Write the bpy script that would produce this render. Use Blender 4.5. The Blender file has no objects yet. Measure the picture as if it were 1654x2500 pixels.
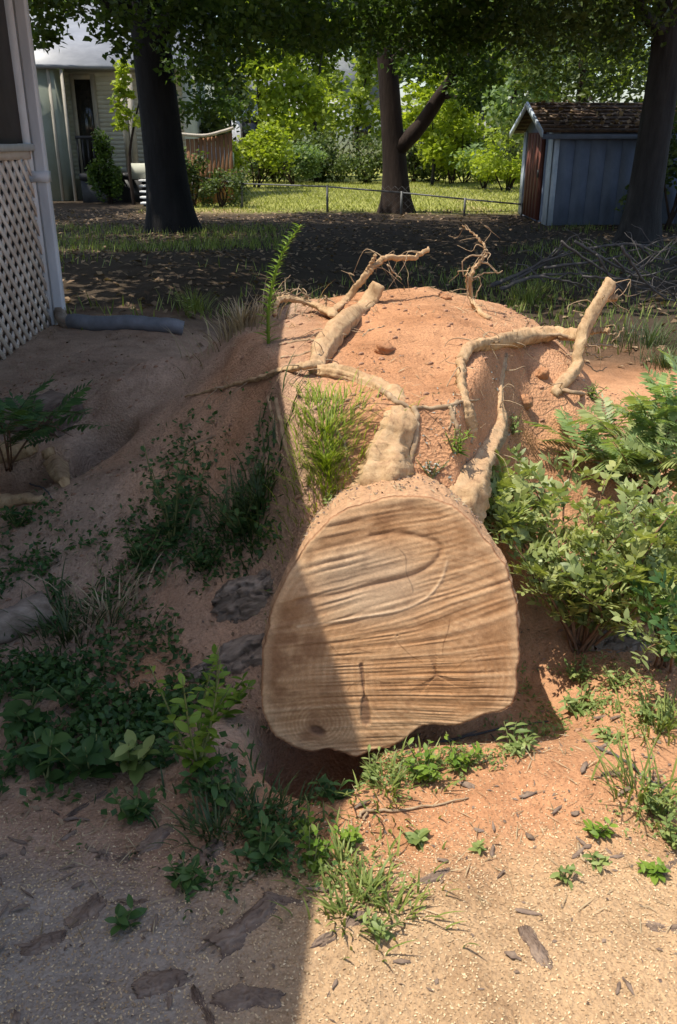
import bpy, math, random
import numpy as np
from mathutils import Vector, Matrix, Euler

scene = bpy.context.scene
col = scene.collection
R = math.radians
rng = np.random.default_rng(7)
random.seed(7)

# ------------------------------------------------------------------ camera
CAM_H, PITCH, FPX = 1.6, R(23.4), 2100.0          # focal length in pixels of the 1654 x 2500 photograph
cam = bpy.data.cameras.new("camera")
cam_o = bpy.data.objects.new("camera", cam)
col.objects.link(cam_o)
cam_o.location = (0, 0, CAM_H)
cam_o.rotation_euler = (math.pi / 2 - PITCH, 0, 0)
cam.sensor_fit = 'VERTICAL'
cam.sensor_height = 36.0
cam.lens = 36.0 * FPX / 2500.0
cam.clip_start = 0.05
cam.clip_end = 600
scene.camera = cam_o

# ------------------------------------------------------------------ light
SUN = Vector((0.39, 0.06, -1.0)).normalized()      # the way the light travels
elev = math.asin(-SUN.z)
azim = math.atan2(-SUN.x, -SUN.y)                  # heading of the sun, from +Y towards +X
world = bpy.data.worlds.new("World")
scene.world = world
world.use_nodes = True
wn = world.node_tree
sky = wn.nodes.new("ShaderNodeTexSky")
sky.sky_type = 'NISHITA'
sky.sun_disc = False
sky.sun_elevation = elev
sky.sun_rotation = azim
sky.air_density = 1.0
sky.dust_density = 2.0
sky.ozone_density = 1.0
bg = wn.nodes["Background"]
bg.inputs[1].default_value = 0.15
wn.links.new(sky.outputs[0], bg.inputs[0])
sun = bpy.data.lights.new("sun", 'SUN')
sun.energy = 3.6
sun.angle = R(0.4)
sun.color = (1.0, 0.94, 0.83)
sun_o = bpy.data.objects.new("sun", sun)
col.objects.link(sun_o)
sun_o.rotation_euler = SUN.to_track_quat('-Z', 'Y').to_euler()
sun_o.location = (-8, -2, 20)
scene.view_settings.view_transform = 'Standard'
scene.view_settings.look = 'None'
scene.view_settings.gamma = 1
scene.view_settings.use_curve_mapping = False
scene.view_settings.exposure = 0.76
scene.render.engine = 'CYCLES'
scene.cycles.max_bounces = 6
scene.cycles.diffuse_bounces = 3
scene.cycles.transmission_bounces = 4
scene.cycles.use_denoising = True

# ------------------------------------------------------------------ numbers
def vnoise(x, y, z=0.0):
    x, y, z = np.broadcast_arrays(np.asarray(x, float), np.asarray(y, float), np.asarray(z, float))
    xi, yi, zi = np.floor(x), np.floor(y), np.floor(z)
    fx, fy, fz = x - xi, y - yi, z - zi
    fx, fy, fz = fx * fx * (3 - 2 * fx), fy * fy * (3 - 2 * fy), fz * fz * (3 - 2 * fz)
    def h(a, b, c):
        v = np.sin(a * 127.1 + b * 311.7 + c * 74.7) * 43758.5453
        return v - np.floor(v)
    out = 0
    for dx in (0, 1):
        for dy in (0, 1):
            for dz in (0, 1):
                w = (fx if dx else 1 - fx) * (fy if dy else 1 - fy) * (fz if dz else 1 - fz)
                out = out + w * h(xi + dx, yi + dy, zi + dz)
    return out * 2 - 1

def fbm(x, y, z=0.0, o=4):
    s, a, f = 0, 1.0, 1.0
    for i in range(o):
        s = s + a * vnoise(np.asarray(x) * f + 17.3 * i, np.asarray(y) * f - 9.1 * i, np.asarray(z) * f + 3.7 * i)
        a *= 0.5
        f *= 2.03
    return s / 1.9

def sm(x, a, b):
    t = np.clip((np.asarray(x, float) - a) / (b - a), 0, 1)
    return t * t * (3 - 2 * t)

CP, SP = math.cos(PITCH), math.sin(PITCH)
def ray(u, v):
    """direction seen at a point of the photograph (1568 x 2370 view of it)"""
    px = (u * 1654 / 1568 - 827) / FPX
    py = (v * 2500 / 2370 - 1250) / FPX
    return np.array([px, CP - py * SP, -SP - py * CP])

def at(u, v, y):
    d = ray(u, v)
    t = y / d[1]
    return Vector((d[0] * t, y, CAM_H + d[2] * t))

# total height of the root mound's crest (at y = 4.1) along x
CX = [-9, -2.6, -2.0, -1.4, -1.0, -.7, -.45, -.2, .1, .45, .65, .85, 1.0, 1.14, 1.26, 1.45, 2.0, 3.0, 9]
CZ = [.26, .28, .30, .36, .46, .60, .78, .86, .905, .915, .87, .81, .74, .62, .40, .24, .14, .08, .05]
def H(x, y, fine=True):
    x, y = np.broadcast_arrays(np.asarray(x, float), np.asarray(y, float))
    base = .33 * sm(y, 1.9, 6.0) * (1 - sm(x, -1.6, .3)) * (1 - sm(y, 9, 16))
    base = base + .05 * sm(y, 3, 6) * sm(x, 0, 2) * (1 - sm(y, 9, 14))
    crest = np.interp(x, CX, CZ)
    y0 = np.interp(x, [-2, -.5, -.25, -.1, .35, .5, .7, 1.3, 2], [2.0, 2.25, 2.2, 2.06, 2.06, 2.25, 2.5, 2.45, 2.2])
    y1 = np.interp(x, [-2, -.5, -.3, -.12, .38, .55, .8, 1.2, 2], [5.2, 4.1, 3.5, 2.80, 2.80, 3.3, 3.95, 3.95, 4.6])
    g = sm((y - y0) / (y1 - y0), 0, 1) * (1 - sm(y, 4.35, 5.9))
    h = base + np.maximum(crest - .33 * sm(y, 1.9, 6.0) * (1 - sm(x, -1.6, .3)), 0) * g
    trunk = .80 + .08 * sm(y, 2.3, 3.6)                      # the trunk's own level until the root mass
    h = np.minimum(h, np.where((x > -.45) & (x < .62), np.maximum(trunk, base) + .12 * sm(y, 3.0, 4.0), 9))
    h = h + .05 * (1 - sm(y, 1.25, 1.8)) * sm(y, -3, -2)
    # pit beneath the cut face and the bank at its left
    h = h - .34 * np.exp(-(((x + .07) / .15) ** 2 + ((y - 1.99) / .145) ** 2) ** 2.4)
    h = h - .09 * np.exp(-(((x - .28) / .30) ** 2 + ((y - 2.16) / .10) ** 2))
    h = h + .09 * np.exp(-(((x + .34) / .13) ** 2 + ((y - 1.92) / .22) ** 2))
    h = h + .05 * np.exp(-(((x - .75) / .35) ** 2 + ((y - 1.85) / .18) ** 2))
    h = h - .13 * np.exp(-(((x - .66) / .16) ** 2 + ((y - 2.35) / .25) ** 2))
    # hole in the bank at the left and the spoil heap below it
    h = h - .62 * np.exp(-(((x + 1.07) / .13) ** 2 + ((y - 3.72) / .14) ** 2) ** 3)
    h = h - .42 * np.exp(-(((x + 1.40) / .25) ** 2 + ((y - 3.52) / .15) ** 2) ** 2.2)
    h = h + .08 * np.exp(-(((x + .93) / .36) ** 2 + ((y - 3.22) / .20) ** 2))
    h = h + .13 * np.exp(-(((x + 1.0) / .24) ** 2 + ((y - 4.12) / .18) ** 2) ** 1.5)
    h = h + .05 * np.exp(-(((x + .55) / .22) ** 2 + ((y - 3.6) / .35) ** 2))
    if fine:
        near = 1 - sm(y, 8, 14)
        h = h + near * (.022 * fbm(x * 2.3, y * 2.3, 0, 3) + .011 * fbm(x * 6.5, y * 6.5, 12, 2) + .010 * fbm(x * 13, y * 13, 2, 3))
        lumps = sm(fbm(x * 4, y * 4, 31, 2), .0, .5) * sm(y, 2.2, 3.2) * near
        h = h + lumps * .012 * np.abs(vnoise(x * 22, y * 22, 4.0))
        wild = sm(fbm(x * 1.5, y * 1.5, 5, 2), -.1, .5) * sm(y, 1.5, 2.6) * near
        h = h + wild * .010 * vnoise(x * 38, y * 38, 1.0)
    h = h + .05 * fbm(x * .25, y * .25, 9, 2) * sm(y, 6, 12)
    return h

_T = np.concatenate([np.linspace(.9, 8, 1800), np.geomspace(8.01, 60, 900)])
def gp(u, v):
    d = ray(u, v)
    P = d[None, :] * _T[:, None]
    zz = CAM_H + P[:, 2]
    k = np.argmax(zz < H(P[:, 0], P[:, 1]))
    return Vector((P[k, 0], P[k, 1], float(H(P[k, 0], P[k, 1]))))

def hz(x, y):
    return float(H(x, y))

# ------------------------------------------------------------------ mesh helpers
class MB:
    def __init__(s):
        s.V, s.F, s.n, s.C = [], [], 0, []
    def add(s, V, faces, color=None):
        V = np.asarray(V, float).reshape(-1, 3)
        for f in faces:
            f = np.asarray(f, int)
            if f.size:
                s.F.append(f + s.n)
        s.V.append(V)
        s.n += len(V)
        if color is not None:
            color = np.asarray(color, float)
            s.C.append(np.broadcast_to(color, (len(V), 3)) if color.ndim == 1 else color)
        return s
    def box(s, a, b):
        (x0, y0, z0), (x1, y1, z1) = a, b
        V = [(x, y, z) for z in (z0, z1) for y in (y0, y1) for x in (x0, x1)]
        return s.add(V, [[[0, 2, 3, 1], [4, 5, 7, 6], [0, 1, 5, 4], [2, 6, 7, 3], [0, 4, 6, 2], [1, 3, 7, 5]]])
    def mesh(s, name, smooth=False):
        me = bpy.data.meshes.new(name)
        V = np.concatenate(s.V)
        me.vertices.add(len(V))
        me.vertices.foreach_set("co", V.astype(np.float32).ravel())
        loops = np.concatenate([f.ravel() for f in s.F])
        tot = np.concatenate([np.full(len(f), f.shape[1]) for f in s.F])
        me.loops.add(len(loops))
        me.loops.foreach_set("vertex_index", loops.astype(np.int32))
        me.polygons.add(len(tot))
        me.polygons.foreach_set("loop_start", np.concatenate([[0], np.cumsum(tot)[:-1]]).astype(np.int32))
        me.polygons.foreach_set("loop_total", tot.astype(np.int32))
        if smooth:
            me.polygons.foreach_set("use_smooth", np.ones(len(tot), bool))
        if s.C:
            a = me.color_attributes.new("Col", 'FLOAT_COLOR', 'POINT')
            c = np.concatenate(s.C)
            a.data.foreach_set("color", np.hstack([c, np.ones((len(c), 1))]).astype(np.float32).ravel())
        me.update(calc_edges=True)
        me.validate()
        return me

def link(name, me, mat=None, parent=None, kind=None, loc=None):
    o = bpy.data.objects.new(name, me)
    col.objects.link(o)
    if me is not None and mat is not None and not me.materials:
        me.materials.append(mat)
    if parent is not None:
        o.parent = parent
        if loc is None and parent.location.length > 0:
            o.matrix_parent_inverse = Matrix.Translation(parent.location).inverted()   # shapes are given in world space
    if loc is not None:
        o.location = loc
    if kind:
        o["kind"] = kind
    return o

def tag(o, label, cat, group=None):
    o["label"] = label
    o["category"] = cat
    if group:
        o["group"] = group
    return o

def thing(name, label, cat, loc=(0, 0, 0), group=None):
    o = bpy.data.objects.new(name, None)
    col.objects.link(o)
    o.location = loc
    o.empty_display_size = .05
    return tag(o, label, cat, group)

def spline(P, n):
    P = np.asarray([tuple(p) for p in P], float)
    if len(P) == 2:
        t = np.linspace(0, 1, n)[:, None]
        return P[0] * (1 - t) + P[1] * t
    Q = np.vstack([2 * P[0] - P[1], P, 2 * P[-1] - P[-2]])
    seg = np.linspace(0, len(P) - 1 - 1e-6, n)
    i = seg.astype(int)
    t = (seg - i)[:, None]
    a, b, c, d = Q[i], Q[i + 1], Q[i + 2], Q[i + 3]
    return .5 * (2 * b + (c - a) * t + (2 * a - 5 * b + 4 * c - d) * t ** 2 + (3 * b - a - 3 * c + d) * t ** 3)

def tube(P, rad, sides=8, rough=0.0, freq=14.0, jit=0.0, seed=0.0, furrow=0.0):
    """closed tapered tube along P; rough: relief of its skin as a share of the radius"""
    P = np.asarray(P, float)
    n = len(P)
    rad = np.interp(np.linspace(0, 1, n), np.linspace(0, 1, len(np.atleast_1d(rad))), np.atleast_1d(rad))
    T = np.gradient(P, axis=0)
    T /= np.linalg.norm(T, axis=1)[:, None] + 1e-9
    N = np.zeros_like(P)
    a = np.array([0, 0, 1.]) if abs(T[0, 2]) < .9 else np.array([1., 0, 0])
    N[0] = np.cross(T[0], a)
    N[0] /= np.linalg.norm(N[0])
    for i in range(1, n):
        v = N[i - 1] - T[i] * np.dot(N[i - 1], T[i])
        N[i] = v / (np.linalg.norm(v) + 1e-9)
    B = np.cross(T, N)
    if jit:
        k = np.arange(n) * .9 + seed
        P = P + jit * (N * vnoise(k, 1.3)[:, None] + B * vnoise(k, 7.7)[:, None])
    th = np.linspace(0, 2 * math.pi, sides, endpoint=False)
    D = np.cos(th)[None, :, None] * N[:, None, :] + np.sin(th)[None, :, None] * B[:, None, :]
    if furrow:
        ln = np.concatenate([[0], np.cumsum(np.linalg.norm(np.diff(P, axis=0), axis=1))])[:, None]
        rad = rad * (1 + .20 * vnoise(ln[:, 0] * 7 + seed, seed))
        rr = rad[:, None] * (1 + furrow * fbm(np.cos(th)[None] * 1.5 + seed, np.sin(th)[None] * 1.5, ln * 3.5, 4) + .55 * furrow * vnoise(np.cos(th)[None] * 5, np.sin(th)[None] * 5 + seed, ln * 4))
    else:
        rr = rad[:, None] * np.ones((1, sides))
    V = P[:, None, :] + D * rr[..., None]
    if rough:
        q = V * freq
        V = V + D * (rad[:, None] * rough * fbm(q[..., 0] + seed, q[..., 1], q[..., 2] * .6, 3))[..., None]
    V = V.reshape(-1, 3)
    i = np.arange(n - 1)[:, None] * sides
    j = np.arange(sides)[None, :]
    k = (j + 1) % sides
    F = np.stack([i + j, i + k, i + sides + k, i + sides + j], -1).reshape(-1, 4)
    caps = [np.arange(sides)[::-1][None, :], (np.arange(sides) + (n - 1) * sides)[None, :]]
    return V, [F] + caps

def tri_leaves(C, L, W, r, up=.5, droop=0.0):
    """folded two-triangle leaves at C"""
    n = len(C)
    L = np.broadcast_to(L, n)[:, None] * r.uniform(.7, 1.25, (n, 1))
    W = np.broadcast_to(W, n)[:, None] * r.uniform(.7, 1.25, (n, 1))
    d = r.normal(size=(n, 3))
    d[:, 2] = d[:, 2] * .6 - droop
    d /= np.linalg.norm(d, axis=1)[:, None]
    m = r.normal(size=(n, 3))
    m[:, 2] += up * 2
    s = np.cross(d, m)
    s /= np.linalg.norm(s, axis=1)[:, None] + 1e-9
    nn = np.cross(s, d)
    V = np.stack([C, C + d * L * .45 + s * W * .5 + nn * W * .12, C + d * L, C + d * L * .45 - s * W * .5 + nn * W * .12], 1).reshape(-1, 3)
    b = np.arange(n)[:, None] * 4
    return V, [np.vstack([b + [0, 1, 2], b + [0, 2, 3]])]

def ball_points(n, c, rad, r, shell=.45):
    d = r.normal(size=(n, 3))
    d /= np.linalg.norm(d, axis=1)[:, None]
    q = (shell + (1 - shell) * r.random(n) ** .7)[:, None]
    lump = 1 + .35 * vnoise(d[:, 0] * 2.2 + c[0], d[:, 1] * 2.2 + c[1], d[:, 2] * 2.2 + c[2])[:, None]
    return np.asarray(c) + d * q * lump * np.asarray(rad)

def leaf_mesh(name, L, W, mat, bend=.25, fold=.2, n=4, tipw=.0):
    """one leaf blade along +Y from the origin, normal +Z"""
    t = np.linspace(0, 1, n + 1)
    w = W / 2 * np.sin(np.pi * np.clip(t * .93 + .05, 0, 1)) ** .8
    w[-1] = tipw
    y = L * t
    z = L * (.12 * t - bend * t * t)
    V = np.vstack([np.c_[-w, y, z + fold * w], np.c_[0 * w, y, z], np.c_[w, y, z + fold * w]])
    m = n + 1
    i = np.arange(n)[:, None]
    F = np.vstack([i + [0, 0, 0, 0] + np.array([0, m, m + 1, 1]), i + np.array([m, 2 * m, 2 * m + 1, m + 1])])
    me = MB().add(V, [F]).mesh(name, True)
    me.materials.append(mat)
    return me

def aim(o, direction, roll=0.0, scale=1.0):
    """turn an object's +Y along direction, its +Z as far up as it goes"""
    d = Vector(direction).normalized()
    z = Vector((0, 0, 1)) - d * d.z
    if z.length < 1e-3:
        z = Vector((1, 0, 0))
    z.normalize()
    x = d.cross(z)
    M = Matrix((x, d, z)).transposed()
    M = M @ Matrix.Rotation(roll, 3, 'Y')
    o.rotation_euler = M.to_euler()
    o.scale = (scale,) * 3

# ------------------------------------------------------------------ materials
def nodes(name):
    m = bpy.data.materials.new(name)
    m.use_nodes = True
    nt = m.node_tree
    return m, nt, nt.nodes["Principled BSDF"]

def N(nt, t, **kw):
    n = nt.nodes.new(t)
    for k, v in kw.items():
        if k in n.inputs.keys():
            n.inputs[k].default_value = v
        else:
            setattr(n, k, v)
    return n

def rgb(c):
    return (c[0], c[1], c[2], 1)

def mix(nt, fac, a, b, mode='MIX'):
    n = nt.nodes.new("ShaderNodeMix")
    n.data_type = 'RGBA'
    n.blend_type = mode
    for s, v in ((0, fac), (6, a), (7, b)):
        if hasattr(v, "is_linked") or hasattr(v, "links"):
            nt.links.new(v, n.inputs[s])
        else:
            n.inputs[s].default_value = v if s == 0 else rgb(v)
    return n.outputs[2]

def ramp(nt, fac, stops):
    n = nt.nodes.new("ShaderNodeValToRGB")
    e = n.color_ramp.elements
    e[0].position, e[0].color = stops[0][0], rgb(stops[0][1])
    e[1].position, e[1].color = stops[-1][0], rgb(stops[-1][1])
    for p, c in stops[1:-1]:
        k = e.new(p)
        k.color = rgb(c)
    nt.links.new(fac, n.inputs[0])
    return n.outputs[0]

def coords(nt, scale=(1, 1, 1)):
    tc = nt.nodes.new("ShaderNodeTexCoord")
    mp = nt.nodes.new("ShaderNodeMapping")
    mp.inputs["Scale"].default_value = scale
    nt.links.new(tc.outputs["Object"], mp.inputs[0])
    return mp.outputs[0]

def noise(nt, vec, scale, detail=4, rough=.6):
    n = N(nt, "ShaderNodeTexNoise", Scale=scale, Detail=detail, Roughness=rough)
    nt.links.new(vec, n.inputs["Vector"])
    return n.outputs[0]

def bump(nt, bsdf, h, dist, strength=1.0):
    b = N(nt, "ShaderNodeBump", Strength=strength, Distance=dist)
    nt.links.new(h, b.inputs["Height"])
    nt.links.new(b.outputs[0], bsdf.inputs["Normal"])
    return b

def mat_noise(name, stops, scale=6, stretch=(1, 1, 1), rough=.85, bd=.004, bscale=None, spec=.25):
    m, nt, b = nodes(name)
    v = coords(nt, stretch)
    nt.links.new(ramp(nt, noise(nt, v, scale, 6, .65), stops), b.inputs["Base Color"])
    b.inputs["Roughness"].default_value = rough
    b.inputs["Specular IOR Level"].default_value = spec
    if bd:
        bump(nt, b, noise(nt, v, bscale or scale * 3, 6, .7), bd)
    return m

def mat_leaf(name, a, b_, trans=.35, rough=.5, spec=.3, tcol=None):
    """leaf: each separate blade takes its own tone between a and b_; light passes through"""
    m, nt, b = nodes(name)
    g = nt.nodes.new("ShaderNodeNewGeometry")
    oi = nt.nodes.new("ShaderNodeObjectInfo")
    ad = N(nt, "ShaderNodeMath", operation='ADD')
    nt.links.new(g.outputs["Random Per Island"], ad.inputs[0])
    nt.links.new(oi.outputs["Random"], ad.inputs[1])
    fr = N(nt, "ShaderNodeMath", operation='FRACT')
    nt.links.new(ad.outputs[0], fr.inputs[0])
    c = ramp(nt, fr.outputs[0], [(0, a), (.55, tuple((x + y) / 2 for x, y in zip(a, b_))), (1, b_)])
    nt.links.new(c, b.inputs["Base Color"])
    b.inputs["Roughness"].default_value = rough
    b.inputs["Specular IOR Level"].default_value = spec
    t = nt.nodes.new("ShaderNodeBsdfTranslucent")
    tc = mix(nt, 1.0, c, tcol or (1.25, 1.3, .55), 'MULTIPLY')
    nt.links.new(tc, t.inputs[0])
    ms = nt.nodes.new("ShaderNodeMixShader")
    ms.inputs[0].default_value = trans
    nt.links.new(b.outputs[0], ms.inputs[1])
    nt.links.new(t.outputs[0], ms.inputs[2])
    nt.links.new(ms.outputs[0], nt.nodes["Material Output"].inputs[0])
    return m

def mat_ground():
    m, nt, b = nodes("ground_soil")
    a = N(nt, "ShaderNodeAttribute", attribute_name="Col")
    v = coords(nt)
    n1 = noise(nt, v, 9, 8, .7)
    n2 = noise(nt, v, 70, 6, .75)
    c = mix(nt, .9, a.outputs[0], ramp(nt, n1, [(.25, (.72, .70, .68)), (.5, (.95, .95, .95)), (.75, (1.15, 1.13, 1.1))]), 'MULTIPLY')
    c = mix(nt, .85, c, ramp(nt, n2, [(.3, (.62, .58, .55)), (.48, (.98, .98, .98)), (.72, (1.22, 1.2, 1.16))]), 'MULTIPLY')
    n5 = noise(nt, v, 2.6, 5, .65)
    c = mix(nt, .8, c, ramp(nt, n5, [(.34, (.70, .66, .63)), (.50, (1, 1, 1)), (.66, (1.10, 1.10, 1.10))]), 'MULTIPLY')
    n4 = noise(nt, v, 230, 3, .7)
    c = mix(nt, .9, c, ramp(nt, n4, [(.30, (.60, .56, .54)), (.42, (1, 1, 1)), (.62, (1, 1, 1)), (.75, (1.35, 1.33, 1.3))]), 'MULTIPLY')
    vo = N(nt, "ShaderNodeTexVoronoi", Scale=95.0, Randomness=1.0)
    nt.links.new(v, vo.inputs["Vector"])
    nt.links.new(c, b.inputs["Base Color"])
    b.inputs["Roughness"].default_value = .95
    b.inputs["Specular IOR Level"].default_value = .1
    ad = N(nt, "ShaderNodeMath", operation='MULTIPLY_ADD')
    nt.links.new(n2, ad.inputs[0])
    ad.inputs[1].default_value = 1.2
    nt.links.new(vo.outputs["Distance"], ad.inputs[2])
    ad2 = N(nt, "ShaderNodeMath", operation='MULTIPLY_ADD')
    nt.links.new(noise(nt, v, 26, 5, .7), ad2.inputs[0])
    ad2.inputs[1].default_value = 2.2
    nt.links.new(ad.outputs[0], ad2.inputs[2])
    bump(nt, b, ad2.outputs[0], .0055)
    return m

def mat_attr(name, rough=.8, bscale=160, bd=.0015, var=.25, spec=.2):
    m, nt, b = nodes(name)
    a = N(nt, "ShaderNodeAttribute", attribute_name="Col")
    v = coords(nt)
    n = noise(nt, v, bscale, 5, .7)
    lo, hi = 1 - var, 1 + var
    c = mix(nt, 1.0, a.outputs[0], ramp(nt, n, [(.3, (lo,) * 3), (.7, (hi,) * 3)]), 'MULTIPLY')
    nt.links.new(c, b.inputs["Base Color"])
    b.inputs["Roughness"].default_value = rough
    b.inputs["Specular IOR Level"].default_value = spec
    bump(nt, b, n, bd)
    return m

def mat_soiled(name, stops, soil, scale, stretch=(1, 1, 1), lo=.1, hi=.75, bd=.006):
    """bark or root skin with loose soil lying on whatever faces up"""
    m, nt, b = nodes(name)
    v = coords(nt, stretch)
    n = noise(nt, v, scale, 7, .7)
    c = ramp(nt, n, stops)
    g = nt.nodes.new("ShaderNodeNewGeometry")
    sx = nt.nodes.new("ShaderNodeSeparateXYZ")
    nt.links.new(g.outputs["Normal"], sx.inputs[0])
    n3 = noise(nt, coords(nt), 18, 6, .7)
    ad = N(nt, "ShaderNodeMath", operation='MULTIPLY_ADD')
    nt.links.new(n3, ad.inputs[0])
    ad.inputs[1].default_value = 1.0
    nt.links.new(sx.outputs[2], ad.inputs[2])
    mr = N(nt, "ShaderNodeMapRange", **{"From Min": lo + .5, "From Max": hi + .5})
    nt.links.new(ad.outputs[0], mr.inputs[0])
    sc = ramp(nt, noise(nt, coords(nt), 55, 5, .7), [(.3, tuple(x * .7 for x in soil)), (.7, tuple(x * 1.15 for x in soil))])
    c2 = mix(nt, mr.outputs[0], c, sc)
    nt.links.new(c2, b.inputs["Base Color"])
    b.inputs["Roughness"].default_value = .9
    b.inputs["Specular IOR Level"].default_value = .15
    bump(nt, b, n, bd)
    return m

CLAY = (.50, .248, .125)
M = {}
M['ground'] = mat_ground()
M['wood'] = mat_attr("cut_wood", .75, 120, .0012, .16)
M['bark'] = mat_soiled("log_bark", [(.3, (.07, .045, .03)), (.55, (.19, .125, .08)), (.75, (.30, .20, .13))], (.50, .295, .165), 30, (1, .6, 1), -.3, .35, .012)
M['root'] = mat_soiled("root_skin", [(.30, (.17, .10, .055)), (.45, (.42, .275, .145)), (.7, (.60, .43, .25))], (.48, .29, .165), 26, (1, 1, .6), .6, 1.4, .008)
M['rootlet'] = mat_noise("rootlet_skin", [(.3, (.22, .14, .08)), (.7, (.46, .34, .21))], 30, rough=.85, bd=.002)
M['chip'] = mat_soiled("bark_chip", [(.3, (.05, .032, .024)), (.5, (.15, .105, .08)), (.72, (.30, .23, .18))], (.30, .215, .15), 34, (.3, 1, 1), .75, 1.3, .005)
M['grey_bark'] = mat_noise("weathered_bark", [(.3, (.12, .085, .06)), (.55, (.29, .225, .17)), (.75, (.42, .34, .27))], 24, (.3, 1, 1), bd=.008)
M['clod'] = mat_noise("clay_clod", [(.3, (.30, .14, .07)), (.7, (.50, .25, .12))], 30, bd=.006)
M['crumb'] = mat_noise("soil_crumbs", [(.3, (.26, .15, .095)), (.7, (.44, .25, .155))], 25, bd=.003)
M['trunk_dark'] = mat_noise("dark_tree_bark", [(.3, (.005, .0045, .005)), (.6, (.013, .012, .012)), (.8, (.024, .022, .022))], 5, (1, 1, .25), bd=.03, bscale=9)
M['trunk_brown'] = mat_noise("brown_tree_bark", [(.3, (.018, .011, .008)), (.6, (.040, .026, .019)), (.8, (.07, .048, .036))], 6, (1, 1, .22), bd=.03, bscale=10)
M['trunk_grey'] = mat_noise("grey_tree_bark", [(.3, (.018, .016, .015)), (.6, (.045, .040, .038)), (.8, (.09, .082, .077))], 7, (1, 1, .2), bd=.035, bscale=12)
M['twig_grey'] = mat_noise("dead_twig", [(.3, (.055, .05, .048)), (.7, (.14, .125, .115))], 12, bd=.003)
M['canopy'] = mat_leaf("canopy_leaf", (.04, .075, .018), (.11, .175, .035), .46)
M['canopy_b'] = mat_leaf("canopy_leaf_olive", (.05, .075, .02), (.12, .155, .04), .38)
M['far_a'] = mat_leaf("wood_leaf", (.14, .20, .034), (.36, .42, .075), .48)
M['far_b'] = mat_leaf("wood_leaf_blueish", (.09, .15, .06), (.24, .32, .13), .42)
M['far_c'] = mat_leaf("wood_leaf_bright", (.20, .27, .03), (.40, .46, .055), .46)
M['far_d'] = mat_leaf("hedge_leaf", (.04, .07, .02), (.14, .18, .05), .35)
M['bush'] = mat_leaf("bush_leaf", (.15, .20, .06), (.40, .45, .18), .34, .45, .45)
M['bush_y'] = mat_leaf("bush_leaf_yellowish", (.21, .25, .06), (.46, .48, .18), .34, .45, .45)
M['bush_blue'] = mat_leaf("bush_leaf_blue_green", (.13, .21, .065), (.33, .43, .16), .34, .45, .45)
M['weed'] = mat_leaf("weed_leaf", (.12, .18, .045), (.30, .36, .12), .32)
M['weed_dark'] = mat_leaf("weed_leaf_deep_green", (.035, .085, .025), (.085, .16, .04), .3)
M['weed_bright'] = mat_leaf("weed_leaf_bright", (.10, .19, .02), (.24, .34, .05), .38)
M['weed_grey'] = mat_leaf("weed_leaf_grey", (.20, .22, .19), (.38, .40, .36), .2)
M['grass'] = mat_leaf("grass_blade", (.10, .15, .03), (.30, .34, .09), .3)
M['grass_y'] = mat_leaf("grass_blade_lime", (.15, .21, .02), (.34, .40, .05), .35)
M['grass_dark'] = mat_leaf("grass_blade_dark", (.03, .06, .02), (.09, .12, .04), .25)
M['lawn'] = mat_leaf("lawn_blade", (.20, .22, .05), (.36, .38, .10), .3)
M['straw'] = mat_leaf("dry_straw", (.22, .16, .09), (.50, .40, .25), .15, .8)
M['litter'] = mat_leaf("leaf_litter", (.10, .06, .035), (.36, .25, .15), .12, .8)
M['sawdust'] = mat_leaf("wood_shavings", (.36, .23, .12), (.78, .60, .37), .1, .85, tcol=(1, 1, 1))
M['stem'] = mat_noise("plant_stem", [(.3, (.10, .13, .04)), (.7, (.22, .22, .08))], 20, bd=.001)
M['stem_red'] = mat_noise("bush_stem", [(.3, (.12, .06, .035)), (.7, (.24, .14, .08))], 20, bd=.001)
M['white'] = mat_noise("worn_white_paint", [(.25, (.46, .45, .43)), (.6, (.66, .66, .66)), (.8, (.74, .74, .75))], 5, (1, 1, .4), .6, .001)
M['lattice'] = mat_noise("lattice_paint", [(.25, (.44, .33, .25)), (.55, (.68, .58, .49)), (.8, (.76, .68, .59))], 4, (1, 1, 1), .7, .001)
M['alu'] = mat_noise("downspout_paint", [(.3, (.44, .45, .47)), (.7, (.62, .63, .65))], 6, (1, 1, .3), .45, .0005)
M['screen'] = mat_noise("porch_screen", [(.3, (.055, .05, .05)), (.7, (.10, .095, .095))], 3, rough=.8, bd=0)
M['porch_dark'] = mat_noise("under_porch_dirt", [(.3, (.05, .035, .025)), (.7, (.11, .08, .06))], 5)
M['roof'] = mat_noise("pale_metal_roof", [(.3, (.20, .21, .23)), (.7, (.29, .30, .32))], 2, rough=.4, bd=0)
M['shingle'] = mat_noise("old_shingles", [(.3, (.04, .028, .022)), (.55, (.10, .065, .045)), (.75, (.22, .16, .11))], 9, bd=.01)
M['siding'] = mat_noise("cream_siding", [(.3, (.46, .46, .37)), (.7, (.56, .56, .47))], 3, rough=.65, bd=0)
M['siding_green'] = mat_noise("green_siding", [(.3, (.30, .335, .265)), (.7, (.37, .40, .33))], 3, rough=.65, bd=0)
M['trim'] = mat_noise("house_trim", [(.3, (.33, .30, .24)), (.7, (.44, .40, .33))], 4, rough=.6, bd=0)
M['pane'] = mat_noise("dark_pane", [(.3, (.012, .011, .010)), (.7, (.03, .027, .024))], 3, rough=.12, bd=0, spec=.6)
M['black'] = mat_noise("black_paint", [(.3, (.012, .012, .013)), (.7, (.03, .03, .032))], 6, rough=.5, bd=0)
M['pipe'] = mat_noise("black_corrugated_plastic", [(.3, (.12, .125, .135)), (.7, (.22, .225, .24))], 9, rough=.55, bd=.001, spec=.4)
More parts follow.
